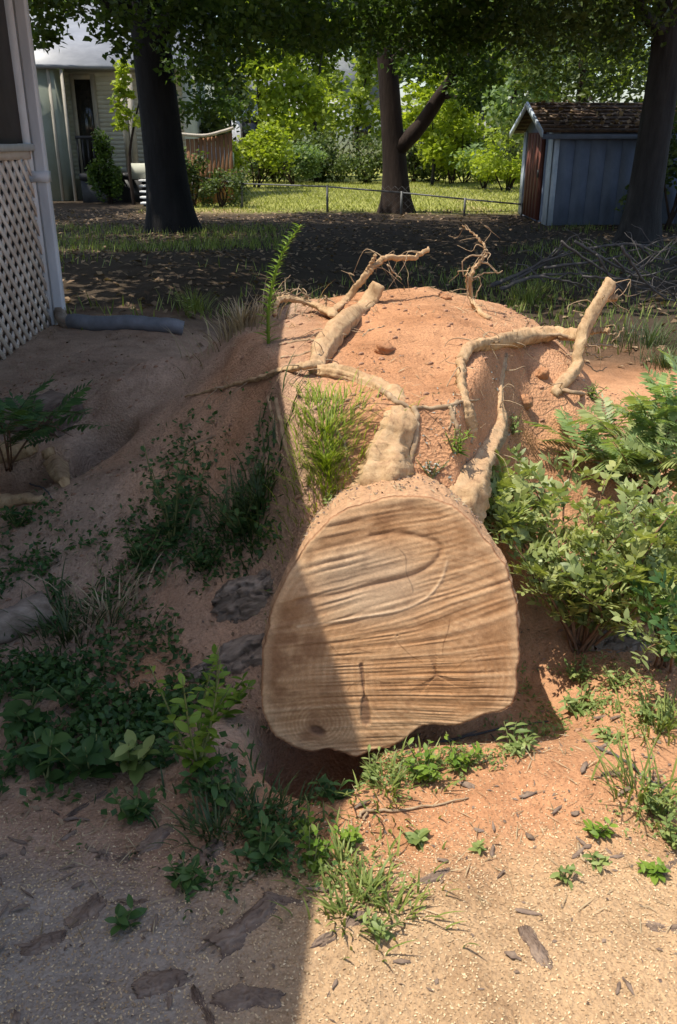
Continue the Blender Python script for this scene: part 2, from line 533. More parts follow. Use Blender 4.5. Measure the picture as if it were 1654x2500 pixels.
M['shed'] = mat_noise("slate_blue_paint", [(.3, (.12, .145, .20)), (.55, (.155, .185, .25)), (.8, (.19, .22, .28))], 4, (1, 1, .5), .7, .002)
M['shed_light'] = mat_noise("pale_blue_trim", [(.3, (.38, .44, .50)), (.7, (.56, .61, .66))], 5, rough=.7, bd=.001)
M['door_red'] = mat_noise("red_brown_door", [(.3, (.09, .028, .02)), (.7, (.16, .055, .038))], 4, (1, 1, .2), .7, .002)
M['deck'] = mat_noise("brown_deck_board", [(.3, (.13, .06, .028)), (.7, (.29, .15, .075))], 5, (1, 1, .2), .8, .003)
M['deck_pale'] = mat_noise("weathered_rail", [(.3, (.40, .34, .27)), (.7, (.58, .52, .44))], 5, rough=.8, bd=.002)
M['metal'] = mat_noise("galvanised_metal", [(.3, (.06, .06, .06)), (.7, (.14, .14, .14))], 10, rough=.5, bd=0, spec=.5)
M['car'] = mat_noise("pale_blue_car_paint", [(.3, (.35, .42, .50)), (.7, (.40, .47, .55))], 2, rough=.25, bd=0, spec=.6)
M['wall_white'] = mat_noise("white_wall", [(.3, (.62, .64, .68)), (.7, (.76, .77, .80))], 2, rough=.7, bd=0)

exec_order = []
# ------------------------------------------------------------------ ground: one sheet to the horizon
def build_ground():
    xs = np.concatenate([-3.4 - np.geomspace(.03, 200, 60)[::-1], np.linspace(-3.4, 3.0, 330), 3.0 + np.geomspace(.03, 200, 60)])
    ys = np.concatenate([.7 - np.geomspace(.03, 60, 30)[::-1], np.arange(.7, 3.2, .0125), np.arange(3.2, 6.6, .022), 6.6 + np.geomspace(.03, 260, 130)])
    X, Y = np.meshgrid(xs, ys)
    Z = H(X, Y)
    nx, ny = len(xs), len(ys)
    i = np.arange(ny - 1)[:, None] * nx
    j = np.arange(nx - 1)[None, :]
    F = np.stack([i + j, i + j + 1, i + nx + j + 1, i + nx + j], -1).reshape(-1, 4)
    # what covers the ground: clay, sawdust, brown dirt dulled for the shaded left, leaf mould, lawn
    wob = fbm(X * 1.7, Y * 1.7, 3, 4)
    clay = np.array(CLAY)
    pale = np.array((.58, .34, .195))
    saw = np.array((.49, .325, .185))
    dirt = np.array((.45, .315, .225))
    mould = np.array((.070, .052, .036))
    lawn = np.array((.30, .31, .085))
    t = sm(fbm(X * .9, Y * .9, 11, 3), -.5, .5)[..., None]
    t = t * (.35 + .5 * sm(Y, 2.3, 3.2)[..., None])
    C = clay * (1 - t) + pale * t
    k = (sm(1.62 + .22 * wob - Y + .12 * sm(X, .3, 1.0) * 0, -.15, .2) * sm(Y, -50, -49))[..., None]
    gs = sm(-X + .25 * wob, -.05, .35)[..., None]  # sawdust painted greyer where the porch's shade falls
    C = C * (1 - k) + (saw * (1 - gs) + np.array((.37, .305, .245)) * gs) * k
    k = (sm(wob + .2 * fbm(X * 5, Y * 5, 4, 3), -1.0, .2) * sm(-X + .15 * wob, -.05, .3) * sm(Y, 1.4, 2.0) * .92)[..., None]  # soil colour dulled across the left to match the shade there
    C = C * (1 - k) + dirt * k
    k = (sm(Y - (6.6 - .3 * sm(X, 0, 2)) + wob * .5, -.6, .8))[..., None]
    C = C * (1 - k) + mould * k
    k = (sm(Y - 21.6 + wob * .5, -.4, .6) * .95)[..., None]
    gcol = lawn * (1 + .18 * fbm(X * .5, Y * .5, 2, 3))[..., None]
    bare = np.array((.42, .30, .17))
    kb = sm(fbm(X * .35 + 3, Y * .8, 6, 3) - .02 * (Y - 22), .12, .5)[..., None]
    gcol = gcol * (1 - kb) + bare * kb
    k = k * sm(X + .6 * wob, -5.2, -3.6)[..., None]
    C = C * (1 - k) + gcol * k
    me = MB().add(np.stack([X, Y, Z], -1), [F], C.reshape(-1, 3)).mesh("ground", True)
    link("ground", me, M['ground'], kind="structure")
build_ground()

# ------------------------------------------------------------------ porch of the near house (its roof edge shades the left half of the yard)
def build_porch():
    XW, YC, ZB, ZC = -2.125, 6.45, .36, 1.53
    p = thing("porch", "white lattice-skirted screened porch at the left edge with downspout corner", "porch", (XW, YC, ZB))
    YB = -5.0
    def b(name, a, c, mat, parent=p):
        return link(name, MB().box(a, c).mesh(name), mat, parent)
    # lattice: two layers of crossed slats, each slat a piece
    lat = b("lattice_frame", (XW - .03, 4.3, ZC - .05), (XW + .012, YC - .02, ZC), M['lattice'])
    th, w, step = .007, .042, .128
    zlo, zhi, ylo, yhi = .18, ZC - .05, 4.4, YC - .03
    for layer, sgn in ((0, 1), (1, -1)):
        c = (zlo - yhi) if sgn > 0 else (zlo + ylo)
        cend = (zhi - ylo) if sgn > 0 else (zhi + yhi)
        while c < cend:
            # slat centre line z = sgn*y + c clipped to the panel
            ya = max(ylo, min((zlo - c) / sgn, (zhi - c) / sgn))
            yb = min(yhi, max((zlo - c) / sgn, (zhi - c) / sgn))
            if yb - ya > .04:
                x0 = XW - .012 + layer * (th + .0005)
                V = []
                for xx in (x0, x0 + th):
                    for y_, s in ((ya, -1), (ya, 1), (yb, 1), (yb, -1)):
                        V.append((xx, y_ - sgn * s * w * .35, sgn * y_ + c + s * w * .35))
                me = MB().add(V, [[[0, 1, 2, 3], [7, 6, 5, 4], [0, 4, 5, 1], [1, 5, 6, 2], [2, 6, 7, 3], [3, 7, 4, 0]]]).mesh("slat")
                link("slat", me, M['lattice'], lat)
            c += step * 1.0
    b("cap_rail", (XW - .06, YB, ZC + .002), (XW + .045, YC - .01, ZC + .045), M['white'])
    b("screen", (XW - .05, YB, ZC + .047), (XW - .03, YC - .06, 3.05), M['screen'])
    for y in (5.72, 4.7, 3.4, 2.1, .8):
        b("screen_post", (XW - .028, y, ZC + .047), (XW - .005, y + .045, 3.05), M['black'])
    b("corner_post", (XW - .07, YC - .055, .1), (XW + .018, YC + .04, 3.05), M['white'])
    b("end_wall", (XW - 3.2, YC - .05, .0), (XW - .072, YC + .02, 3.05), M['screen'])
    b("foundation", (XW - 2.5, YB, -.3), (XW - .45, YC - .06, ZC), M['porch_dark'])
    b("skirt", (XW - .04, YB, -.3), (XW - .0, 4.29, ZC), M['white'])
    # unseen roof, its eave bent to place the shadow edge
    EX, EZ = -1.17, 3.13
    EY = [YB, 0.4, .9, 1.45, 1.85, 2.4, 3.9, YC + .35]                # eave line shaped so its shadow edge falls as wanted
    EO = [-.20, -.16, -.145, -.10, .0, .03, .005, .0]
    V = []
    for y, o in zip(EY, EO):
        V += [(EX + o, y, EZ), (-6.0, y, EZ + 2.2), (-6.0, y, EZ + 2.29), (EX + o, y, EZ + .09)]
    n = len(EY)
    F = [[4 * k + q, 4 * k + (q + 1) % 4, 4 * k + 4 + (q + 1) % 4, 4 * k + 4 + q] for k in range(n - 1) for q in range(4)] + [[3, 2, 1, 0], [4 * n - 4, 4 * n - 3, 4 * n - 2, 4 * n - 1]]
    link("roof", MB().add(V, [F]).mesh("roof"), M['shingle'], p)
    V = []
    for y, o in zip(EY, EO):
        V += [(EX + o + dx, y, EZ + dz) for dx, dz in ((-.035, -.13), (-.01, -.13), (-.01, -.004), (-.035, -.004))]
    link("fascia", MB().add(V, [F]).mesh("fascia"), M['white'], p)
    # downspout: ribbed sheet-metal pipe down the corner, with its strap and elbow
    n, hw, hd = 24, .042, .032
    sec = []
    for k in range(n):
        a = 2 * math.pi * k / n
        x, y = np.sign(math.cos(a)) * abs(math.cos(a)) ** .35 * hw, np.sign(math.sin(a)) * abs(math.sin(a)) ** .35 * hd
        r = 1 - (.10 if k % 3 == 0 else 0)
        sec.append((x * r, y * r))
    xc, yc = XW + .064, YC - .02
    V = [(xc + a, yc + c, z) for z in (.44, 1.2, 2.1, 3.0) for a, c in sec]
    i = np.arange(3)[:, None] * n
    j = np.arange(n)[None, :]
    k = (j + 1) % n
    F = np.stack([i + j, i + k, i + n + k, i + n + j], -1).reshape(-1, 4)
    ds = link("downspout", MB().add(V, [F]).mesh("downspout"), M['alu'], p)
    link("strap", MB().box((xc - .10, yc - .047, 1.33), (xc + .047, yc + .036, 1.40)).mesh("strap"), M['alu'], ds)
    V, F = tube(spline([(xc, yc, .46), (xc + .01, yc - .02, .40), (xc + .06, yc - .05, .35), (xc + .13, yc - .08, .325)], 10), [.042, .05, .056], 12)
    link("elbow", MB().add(V, F).mesh("elbow", True), M['grey_bark'], ds)
build_porch()

def build_pipe():
    P = spline([at(165, 752, 6.35), at(200, 772, 6.3), at(290, 778, 6.28), at(360, 775, 6.28), at(425, 764, 6.3)], 120)
    for q in P:
        q[2] = max(q[2], hz(q[0], q[1]) + .045)
    rad = np.where(np.arange(120) % 2 < 1, .057, .0545)
    V, F = tube(P, rad, 16)
    o = link("drain_pipe", MB().add(V, F[:1]).mesh("drain_pipe", False), M['pipe'])
    tag(o, "dark corrugated drain pipe lying on the dirt below the white downspout", "pipe")
build_pipe()

# ------------------------------------------------------------------ cream house at the left
def build_house():
    Y = 26.6
    h = thing("cream_house", "cream sided house with pale metal roof behind the dark left tree", "house", (-8.5, Y, 0))
    def b(name, a, c, mat, parent=h):
        return link(name, MB().box(a, c).mesh(name), mat, parent)
    X0, X1 = at(162, 300, Y).x, at(345, 300, Y).x + 1.0
    ze = at(200, 158, Y).z
    b("wall", (X0, Y + .05, -.2), (X1, Y + 7, ze), M['siding'])
    n = int((ze - .55) / .115)
    for k in range(n):        # lap siding, board by board
        z = .55 + k * .115
        V = [(X0, Y + .012, z), (X1, Y + .012, z), (X0, Y + .03, z + .112), (X1, Y + .03, z + .112), (X0, Y + .05, z), (X1, Y + .05, z)]
        link("siding_board", MB().add(V, [[[0, 1, 3, 2], [0, 4, 5, 1]]]).mesh("siding_board"), M['siding'], h)
    # side wing in green, nearer the camera's left
    xg0 = X0 - 4
    b("wing_wall", (xg0, Y - .9, -.1), (X0 - .01, Y + 6.5, ze - .05), M['siding_green'])
    for u in (128, 158):
        x = at(u, 300, Y - .9).x
        b("corner_board", (x - .04, Y - .94, -.1), (x + .04, Y - .902, ze - .05), M['trim'])
    # roof
    V = []
    for dz in (0, .10):
        V += [(xg0 - .3, Y - 1.5, ze - .05 + dz), (X1 + .5, Y - .55, ze - .10 + dz), (X1 + .5, Y + 4.2, ze + 2.0 + dz), (xg0 - .3, Y + 4.2, ze + 2.0 + dz)]
    rf = link("roof", MB().add(V, [[[3, 2, 1, 0], [4, 5, 6, 7], [0, 1, 5, 4], [1, 2, 6, 5], [2, 3, 7, 6], [3, 0, 4, 7]]]).mesh("roof"), M['roof'], h)
    d0, d1 = at(184, 300, Y), at(221, 300, Y)
    zt = at(200, 184, Y).z
    dr = b("door", (d0.x, Y - .01, .75), (d1.x, Y + .008, zt), M['pane'])
    for a, c in (((d0.x - .12, Y - .03, .75), (d0.x - .002, Y + .01, zt + .14)), ((d1.x + .002, Y - .03, .75), (d1.x + .13, Y + .01, zt + .14)), ((d0.x, Y - .03, zt + .002), (d1.x, Y + .01, zt + .14))):
        b("door_frame", a, c, M['trim'], dr)
    for u in (288, 304):
        x = at(u, 250, Y - 1.2).x
        b("porch_column", (x - .07, Y - 1.27, .78), (x + .07, Y - 1.13, ze - .22), M['trim'])
    xp0, xp1 = at(185, 400, Y - 1.5).x, at(345, 400, Y - 1.5).x + .8
    b("porch_floor", (xp0, Y - 1.6, .60), (xp1, Y, .76), M['black'])
    b("porch_skirt", (xp0 + .02, Y - 1.55, -.2), (xp1 - .02, Y - 1.5, .60), M['black'])  # black sheet standing in for the shade under the porch
    b("porch_edge", (at(302, 380, Y - 1.6).x, Y - 1.66, .62), (xp1, Y - 1.602, 1.02), M['siding'])
    rl = b("railing", (xp0, Y - 1.58, 1.62), (xp0 + .9, Y - 1.52, 1.70), M['black'])
    for k in range(7):
        b("baluster", (xp0 + .02 + k * .14, Y - 1.57, .762), (xp0 + .06 + k * .14, Y - 1.53, 1.62), M['black'], rl)
    for k in range(6):
        yy = Y - 1.7 - .28 * k
        z = .62 - .125 * k
        xa, xb = at(327, 420, yy).x, at(349, 420, yy).x + .5
        st = b("stair_tread", (xa, yy - .30, z - .045), (xb, yy, z), M['white'])
        link("stair_riser", MB().box((xa + .02, yy - .03, z - .13), (xb - .02, yy - .004, z - .047)).mesh("stair_riser"), M['black'], st)
build_house()

def build_deck():
    Y = 24.2
    d = thing("wooden_deck", "brown vertical-board deck side with pale handrail right of the dark trunk", "deck", (-4, Y, 0))
    xa, xb = at(432, 350, Y).x, at(538, 350, Y).x
    n = 11
    for k in range(n):
        x0 = xa + (xb - xa) * k / n
        x1 = xa + (xb - xa) * (k + 1) / n - .012
        top = 1.62 + .18 * (k / n) ** 2
        yy = Y + .15 * k / n * (1 + (k % 2) * .04)
        link("board", MB().box((x0, yy, .0), (x1, yy + .03, top)).mesh("board"), M['deck'], d)
    P = spline([(xa - .2, Y - .03, 1.74), (xa + (xb - xa) * .4, Y, 1.70), (xa + (xb - xa) * .8, Y + .08, 1.80), (xb + .05, Y + .1, 1.88)], 14)
    V, F = tube(P, .045, 6)
    link("handrail", MB().add(V, F).mesh("handrail"), M['deck_pale'], d)
    link("deck_floor", MB().box((xa, Y + .2, .7), (xb, Y + 2.4, .8)).mesh("deck_floor"), M['deck'], d)
build_deck()

def build_car():
    c = thing("parked_car", "car with pale blue roof parked behind the wooden deck, mostly hidden", "car", (-5.2, 29.5, .45))
    x0, x1, y0, y1, zb = -6.6, -3.4, 28.7, 30.3, .45
    def loft(prof, name, mat, par, inset=0):
        V = []
        for y, s in ((y0 + inset, .94), (y0 + inset + .1, 1), (y1 - inset - .1, 1), (y1 - inset, .94)):
            for (x, z) in prof:
                V.append((x, y, zb + (z - .8) * s + .8))
        n = len(prof)
        F = [[a * n + k, a * n + (k + 1) % n, (a + 1) * n + (k + 1) % n, (a + 1) * n + k] for a in range(3) for k in range(n)]
        return link(name, MB().add(V, [F, [list(range(n))[::-1]], [[3 * n + k for k in range(n)]]]).mesh(name, False), mat, par)
    loft([(x0, .35), (x1, .35), (x1, .75), (x1 - .2, .92), (x1 - .9, 1.0), (x0 + .2, 1.02), (x0, .85)], "body", M['car'], c)
    loft([(x0 + .25, 1.022), (x1 - .85, 1.002), (x1 - 1.35, 1.36), (x0 + .5, 1.38)], "windows", M['pane'], c, .12)
    loft([(x0 + .5, 1.383), (x1 - 1.35, 1.363), (x1 - 1.6, 1.46), (x0 + .8, 1.48)], "roof", M['car'], c, .15)
    for x in (x0 + .6, x1 - .65):
        for y in (y0 + .02, y1 - .22):
            V, F = tube([(x, y, zb + .32), (x, y + .2, zb + .32)], .32, 18)
            w = link("wheel", MB().add(V, F).mesh("wheel"), M['black'], c)
            V, F = tube([(x, y - .01, zb + .32), (x, y + .21, zb + .32)], .19, 14)
            link("rim", MB().add(V, F).mesh("rim"), M['alu'], w)
build_car()

def build_far_house():
    Y = 56
    h = thing("white_house", "white house glimpsed through the trees beyond the lawn", "house", (-2, Y, 0))
    x0, x1 = at(535, 250, Y).x, at(885, 250, Y).x
    link("wall", MB().box((x0, Y, 0), (x1, Y + 8, 3.9)).mesh("wall"), M['wall_white'], h)
    V = [(x0 - .4, Y - .5, 3.85), (x1 + .4, Y - .5, 3.85), (x1 + .4, Y + 8.5, 3.85), (x0 - .4, Y + 8.5, 3.85), (x0 - .4, Y + 4, 6.4), (x1 + .4, Y + 4, 6.4)]
    link("roof", MB().add(V, [[[0, 1, 5, 4], [2, 3, 4, 5]], [[0, 4, 3], [1, 2, 5]], [[3, 2, 1, 0]]]).mesh("roof"), M['roof'], h)
    for k in range(4):
        x = x0 + (x1 - x0) * (k + .5) / 4
        f = link("window", MB().box((x - .6, Y - .05, 1.3), (x + .6, Y - .003, 2.8)).mesh("window"), M['trim'], h)
        link("pane", MB().box((x - .5, Y - .07, 1.4), (x + .5, Y - .052, 2.7)).mesh("pane"), M['pane'], f)
build_far_house()

# ------------------------------------------------------------------ shed
def build_shed():
    s = thing("garden_shed", "slate blue shed with red-brown door and leaf-strewn brown roof", "shed", (6, 20, 0))
    c = at(1266, 519, 18.7)
    xa, ya, yb, xb = c.x, 18.7, 21.7, 8.2
    zb = c.z - .03
    ze = at(1285, 303, 18.7).z
    zr = ze + .52
    ym = (ya + yb) / 2
    def b(name, a, d, mat, parent=s):
        return link(name, MB().box(a, d).mesh(name), mat, parent)
    link("wall", MB().add([(xa, ya, zb), (xb, ya, zb), (xb, yb, zb), (xa, yb, zb), (xa, ya, ze), (xb, ya, ze), (xb, yb, ze), (xa, yb, ze), (xa, ym, zr), (xb, ym, zr)],
         [[[0, 1, 5, 4], [1, 2, 6, 5], [2, 3, 7, 6], [3, 0, 4, 7], [4, 5, 9, 8], [6, 7, 8, 9]], [[4, 8, 7], [5, 6, 9]]]).mesh("wall"), M['shed'], s)
    # roof of overlapping shingle courses, each a piece
    t = .05
    for side, (ey, sg) in enumerate(((ya - .22, 1), (yb + .22, -1))):
        nc = 8
        zeave = ze - .22 * .52 / 1.5 + .03
        for k in range(nc):
            f0, f1 = k / nc, (k + 1.25) / nc
            f1 = min(f1, 1)
            y0, y1 = ey + (ym - ey) * f0, ey + (ym - ey) * f1
            z0, z1 = zeave + (zr + .03 - zeave) * f0, zeave + (zr + .03 - zeave) * f1
            V = []
            for lift in (0, t):
                V += [(xa - .28, y0, z0 + lift + .018), (xb + .2, y0, z0 + lift + .018), (xb + .2, y1, z1 + lift * .3), (xa - .28, y1, z1 + lift * .3)]
            link("shingle_course", MB().add(V, [[[0, 3, 2, 1], [4, 5, 6, 7], [0, 1, 5, 4], [1, 2, 6, 5], [2, 3, 7, 6], [3, 0, 4, 7]]]).mesh("shingle_course"), M['shingle'], s)
        # rake board on the gable
        V = []
        for x in (xa - .32, xa - .283):
            V += [(x, ey, zeave - .07), (x, ey, zeave + .05), (x, ym, zr + .06), (x, ym, zr - .06)]
        link("rake_board", MB().add(V, [[[0, 1, 2, 3], [7, 6, 5, 4], [0, 4, 5, 1], [1, 5, 6, 2], [2, 6, 7, 3], [3, 7, 4, 0]]]).mesh("rake_board"), M['shed_light'], s)
    nb = 12
    for k in range(nb):
        x0 = xa + .115 + (xb - xa - .12) * k / nb
        x1 = xa + .115 + (xb - xa - .12) * (k + 1) / nb - .010
        b("siding_board", (x0, ya - .016 - .002 * (k % 2), zb + .02), (x1, ya - .001, ze - .01), M['shed'])
    b("eave_board", (xa - .28, ya - .20, ze - .15), (xb, ya - .17, ze - .055), M['shed'])
    b("corner_board", (xa - .03, ya - .022, zb), (xa + .11, ya - .002, ze - .0), M['shed_light'])
    b("corner_board", (xa - .023, ya - .022, zb), (xa - .002, ya + .42, ze), M['shed_light'])
    b("corner_board", (xa - .023, yb - .3, zb), (xa - .002, yb + .01, ze), M['shed_light'])
    dd = b("door", (xa - .05, ya + .75, zb + .05), (xa - .003, yb - .65, ze - .02), M['door_red'])
    for k in range(5):
        y = ya + .80 + k * (yb - .65 - ya - .8) / 5
        b("door_plank", (xa - .065, y, zb + .07), (xa - .052, y + .27, ze - .05), M['door_red'], dd)
    b("handle", (xa - .10, ya + .85, zb + .9), (xa - .067, ya + .89, zb + 1.05), M['metal'], dd)
build_shed()
def roof_leaves():
    r = np.random.default_rng(9)
    n = 420
    c = at(1266, 519, 18.7)
    x, f = r.uniform(c.x - .2, 8.0, n), r.random(n) ** 1.3
    y = 18.55 + f * 1.6
    z = at(1285, 303, 18.7).z + .02 + f * .53
    m = MB()
    C = np.stack([x, y, z + .05], -1)
    m.add(*tri_leaves(C, .13, .09, r, 2.0, 0))
    link("leaf_litter", m.mesh("leaf_litter"), M['litter'], kind="stuff")
roof_leaves()

# ------------------------------------------------------------------ fence along the lawn
def build_fence():
    f = thing("wire_fence", "low wire fence with dark posts and top rail along the lawn edge", "fence", (1, 21.5, 0))
    pts = [(at(448, 440, 24.0).x, 24.0), (at(560, 440, 23.0).x, 23.0), (at(758, 440, 21.6).x, 21.6), (at(930, 450, 21.2).x, 21.2), (at(1077, 460, 20.9).x, 20.9), (at(1208, 480, 20.6).x, 20.6)]
    tops = [at(448, 408, 24.0).z, at(560, 425, 23.0).z, at(758, 432, 21.6).z, at(930, 446, 21.2).z, at(1077, 461, 20.9).z, at(1208, 473, 20.6).z]
    for (x, y), z in zip(pts, tops):
        V, F = tube([(x, y, -.1), (x, y, z + .03)], .028, 8)
        link("post", MB().add(V, F).mesh("post"), M['metal'], f)
    for k in range(5):
        V, F = tube([(*pts[k], tops[k]), (*pts[k + 1], tops[k + 1])], .02, 6)
        link("rail", MB().add(V, F).mesh("rail"), M['metal'], f)
    m = MB()
    for k in range(5):
        (xa, ya), (xb, yb) = pts[k], pts[k + 1]
        n = int(math.hypot(xb - xa, yb - ya) / .16)
        for sgn in (1, -1):
            for q in range(-4, n):
                t0, t1 = q / n, (q + 4) / n
                za, zb_ = (.02, .62) if sgn > 0 else (.62, .02)
                c0, c1 = max(t0, 0), min(t1, 1)
                if c1 <= c0:
                    continue
                zz = lambda t: za + (zb_ - za) * (t - t0) / (t1 - t0)
                V, F = tube([(xa + (xb - xa) * c0, ya + (yb - ya) * c0, zz(c0)), (xa + (xb - xa) * c1, ya + (yb - ya) * c1, zz(c1))], .0022, 3)
                m.add(V, F)
    link("wire_mesh", m.mesh("wire_mesh"), M['metal'], f, kind="stuff")
build_fence()

# ------------------------------------------------------------------ trees
def trunk_mesh(P, rad, sides=20, flare=0, seed=0, n=60):
    P = spline(P, n)
    t = np.linspace(0, 1, n)
    r = np.interp(t, np.linspace(0, 1, len(rad)), rad)
    V, F = tube(P, r, sides, 0.0)
    V = V.reshape(n, sides, 3)
    c = V.mean(1, keepdims=True)
    d = V - c
    th = np.arange(sides) / sides * 2 * math.pi
    z = (V[..., 2] - P[0, 2])
    fl = np.exp(-np.clip(z, 0, None) / .35) * flare * (.6 + .5 * np.cos(th * 5 + seed)[None, :])
    fur = .05 * fbm(np.cos(th)[None, :] * 5 + seed + 0 * z, np.sin(th)[None, :] * 5 + 0 * z, z * 1.1, 3)
    V = c + d * (1 + fl + fur)[..., None]
    return V.reshape(-1, 3), F

def tree(name, label, cat, base, path, rad, mat, limbs=(), clumps=(), leafmat=None, leaf=(.15, .10), flare=.5, group=None, seed=0, extra=None):
    t = thing(name, label, cat, base, group)
    V, F = trunk_mesh(path, rad, 22, flare, seed)
    link("trunk", MB().add(V, F).mesh("trunk", True), mat, t)
    for lp, lr in limbs:
        V, F = tube(spline(lp, 16), lr, 10, .12, 5, .02, seed)
        link("limb", MB().add(V, F).mesh("limb", True), mat, t)
    if clumps:
        r = np.random.default_rng(100 + seed)
        m = MB()
        for (c, cr, n) in clumps:
            C = ball_points(int(n * 1.05), c, (cr, cr, cr * .62), r, .25)
            m.add(*tri_leaves(C, leaf[0], leaf[1], r, .4, .35))
        if extra:
            for (c, cr, n, s) in extra:
                C = ball_points(n, c, (cr, cr, cr * .6), r, .2)
                m.add(*tri_leaves(C, s, s * .7, r, .8, 0))
        link("crown", m.mesh("crown"), leafmat, t)
    return t

def clump_at(lst):
    return [(tuple(at(u, v, y)), r, n) for (u, v, y, r, n) in lst]

def shade(boxes, seed):
    """unseen crown masses added above the frame to shade stretches of yard"""
    r = np.random.default_rng(seed)
    out = []
    for (x0, x1, y0, y1, z0, z1, n) in boxes:
        for _ in range(n):
            out.append(((r.uniform(x0, x1), r.uniform(y0, y1), r.uniform(z0, z1)), r.uniform(1.0, 1.7), 330, .27))
    return out

# left, nearly black trunk
b = at(400, 528, 17.4)
tp = at(340, 0, 17.4)
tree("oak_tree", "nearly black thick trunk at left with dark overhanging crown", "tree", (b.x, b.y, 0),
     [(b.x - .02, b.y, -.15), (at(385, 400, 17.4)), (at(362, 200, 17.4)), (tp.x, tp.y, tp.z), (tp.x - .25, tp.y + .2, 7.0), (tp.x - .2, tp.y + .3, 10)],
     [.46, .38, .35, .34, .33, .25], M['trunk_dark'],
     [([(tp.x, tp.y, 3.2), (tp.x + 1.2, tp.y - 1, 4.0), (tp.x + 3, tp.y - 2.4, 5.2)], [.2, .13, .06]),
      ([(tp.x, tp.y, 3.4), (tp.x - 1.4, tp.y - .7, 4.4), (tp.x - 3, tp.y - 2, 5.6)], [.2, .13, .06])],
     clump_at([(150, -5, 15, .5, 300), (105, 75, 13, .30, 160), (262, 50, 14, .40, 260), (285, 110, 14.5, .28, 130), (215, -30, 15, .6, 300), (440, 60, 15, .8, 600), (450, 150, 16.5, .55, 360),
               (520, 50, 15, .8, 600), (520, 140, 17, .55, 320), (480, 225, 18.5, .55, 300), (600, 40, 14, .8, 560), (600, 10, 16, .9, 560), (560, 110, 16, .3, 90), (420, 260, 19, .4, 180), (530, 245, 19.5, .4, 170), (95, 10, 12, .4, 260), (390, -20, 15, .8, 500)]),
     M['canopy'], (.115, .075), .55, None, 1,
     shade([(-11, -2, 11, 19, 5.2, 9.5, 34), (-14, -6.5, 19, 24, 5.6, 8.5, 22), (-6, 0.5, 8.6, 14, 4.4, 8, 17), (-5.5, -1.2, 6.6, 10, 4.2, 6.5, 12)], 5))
# tree in the middle, forking low
b = at(915, 492, 21.8)
f0 = at(905, 300, 21.8)
tp = at(895, 60, 21.8)
tree("forked_tree", "brown tree in the middle of the yard forking into a right-hand limb", "tree", (b.x, b.y, 0),
     [(b.x, b.y, -.15), at(915, 400, 21.8), at(908, 300, 21.8), at(900, 180, 21.8), at(893, 60, 21.8), (tp.x - .1, tp.y, 6.5), (tp.x - .3, tp.y, 9.5)],
     [.38, .29, .255, .225, .215, .19, .14], M['trunk_brown'],
     [([at(920, 345, 21.75), at(965, 300, 21.6), at(1005, 245, 21.4), at(1035, 200, 21.2), at(1090, 130, 20.8), at(1160, 20, 20), (5.6, 19.5, 6)], [.20, .17, .16, .13, .11, .09, .05]),
      ([at(1045, 190, 21.1), at(1050, 110, 20.8), at(1080, 0, 20.4)], [.09, .07, .05]),
      ([at(1060, 165, 21.0), at(1120, 150, 20.8), at(1200, 90, 20)], [.07, .05, .025]),
      ([at(905, 150, 21.8), at(960, 90, 21.0), at(1050, -20, 20)], [.12, .09, .06]),
      ([at(1020, 222, 21.3), at(1060, 225, 21.0), at(1110, 235, 20.7)], [.06, .04, .02])],
     clump_at([(680, 30, 15, .8, 560), (680, 60, 17, .7, 400), (760, 40, 16, .85, 620), (760, 95, 18, .55, 280), (840, 40, 17, .9, 640), (850, 90, 19, .6, 300), (960, 60, 17, .85, 560), (1030, 60, 17, .9, 620),
               (1000, 130, 19, .65, 360), (1080, 130, 19, .75, 460), (1085, 200, 20, .5, 260), (1090, 235, 20.4, .35, 170), (950, 150, 20, .45, 170), (640, 105, 18, .45, 170), (720, 100, 18, .35, 120), (900, 20, 16, .8, 520), (1110, 60, 17, .85, 560), (1130, 165, 19.5, .45, 220)]),
     M['canopy'], (.125, .085), .6, None, 2,
     shade([(-3.5, -1.8, 14, 20.5, 5.4, 10, 9), (1.5, 5, 14, 20.5, 5.4, 10, 12), (-4, 3.5, 9.5, 15, 4.8, 8.5, 25)], 6))
# right, grey leaning trunk
b = at(1478, 575, 14.6)
tree("leaning_tree", "grey rough-barked tree leaning at the right edge in front of the shed", "tree", (b.x, b.y, 0),
     [(b.x - .05, b.y, -.15), at(1490, 470, 14.6), at(1512, 330, 14.6), at(1540, 150, 14.6), at(1560, 0, 14.6), (at(1575, 0, 14.6).x + .3, 14.7, 6), (at(1575, 0, 14.6).x + .6, 14.7, 9)],
     [.38, .27, .25, .24, .23, .20, .14], M['trunk_grey'],
     [([at(1550, 80, 14.6), at(1480, 0, 14), (3.8, 13, 4.6)], [.10, .08, .05])],
     clump_at([(1200, 40, 16, .7, 380), (1290, 30, 15, .8, 420), (1380, 20, 14, .8, 480), (1470, 30, 14, .7, 420), (1540, 40, 16.5, .7, 420), (1230, 110, 18, .5, 200), (1320, 80, 17, .6, 260), (1430, 90, 17, .6, 260), (1530, 130, 18, .6, 280)]),
     M['canopy_b'], (.115, .065), .35, None, 3,
     shade([(1.0, 7, 7.6, 18.5, 4.2, 8.5, 66), (2.2, 7, 5.9, 8.2, 3.9, 7, 16)], 7))

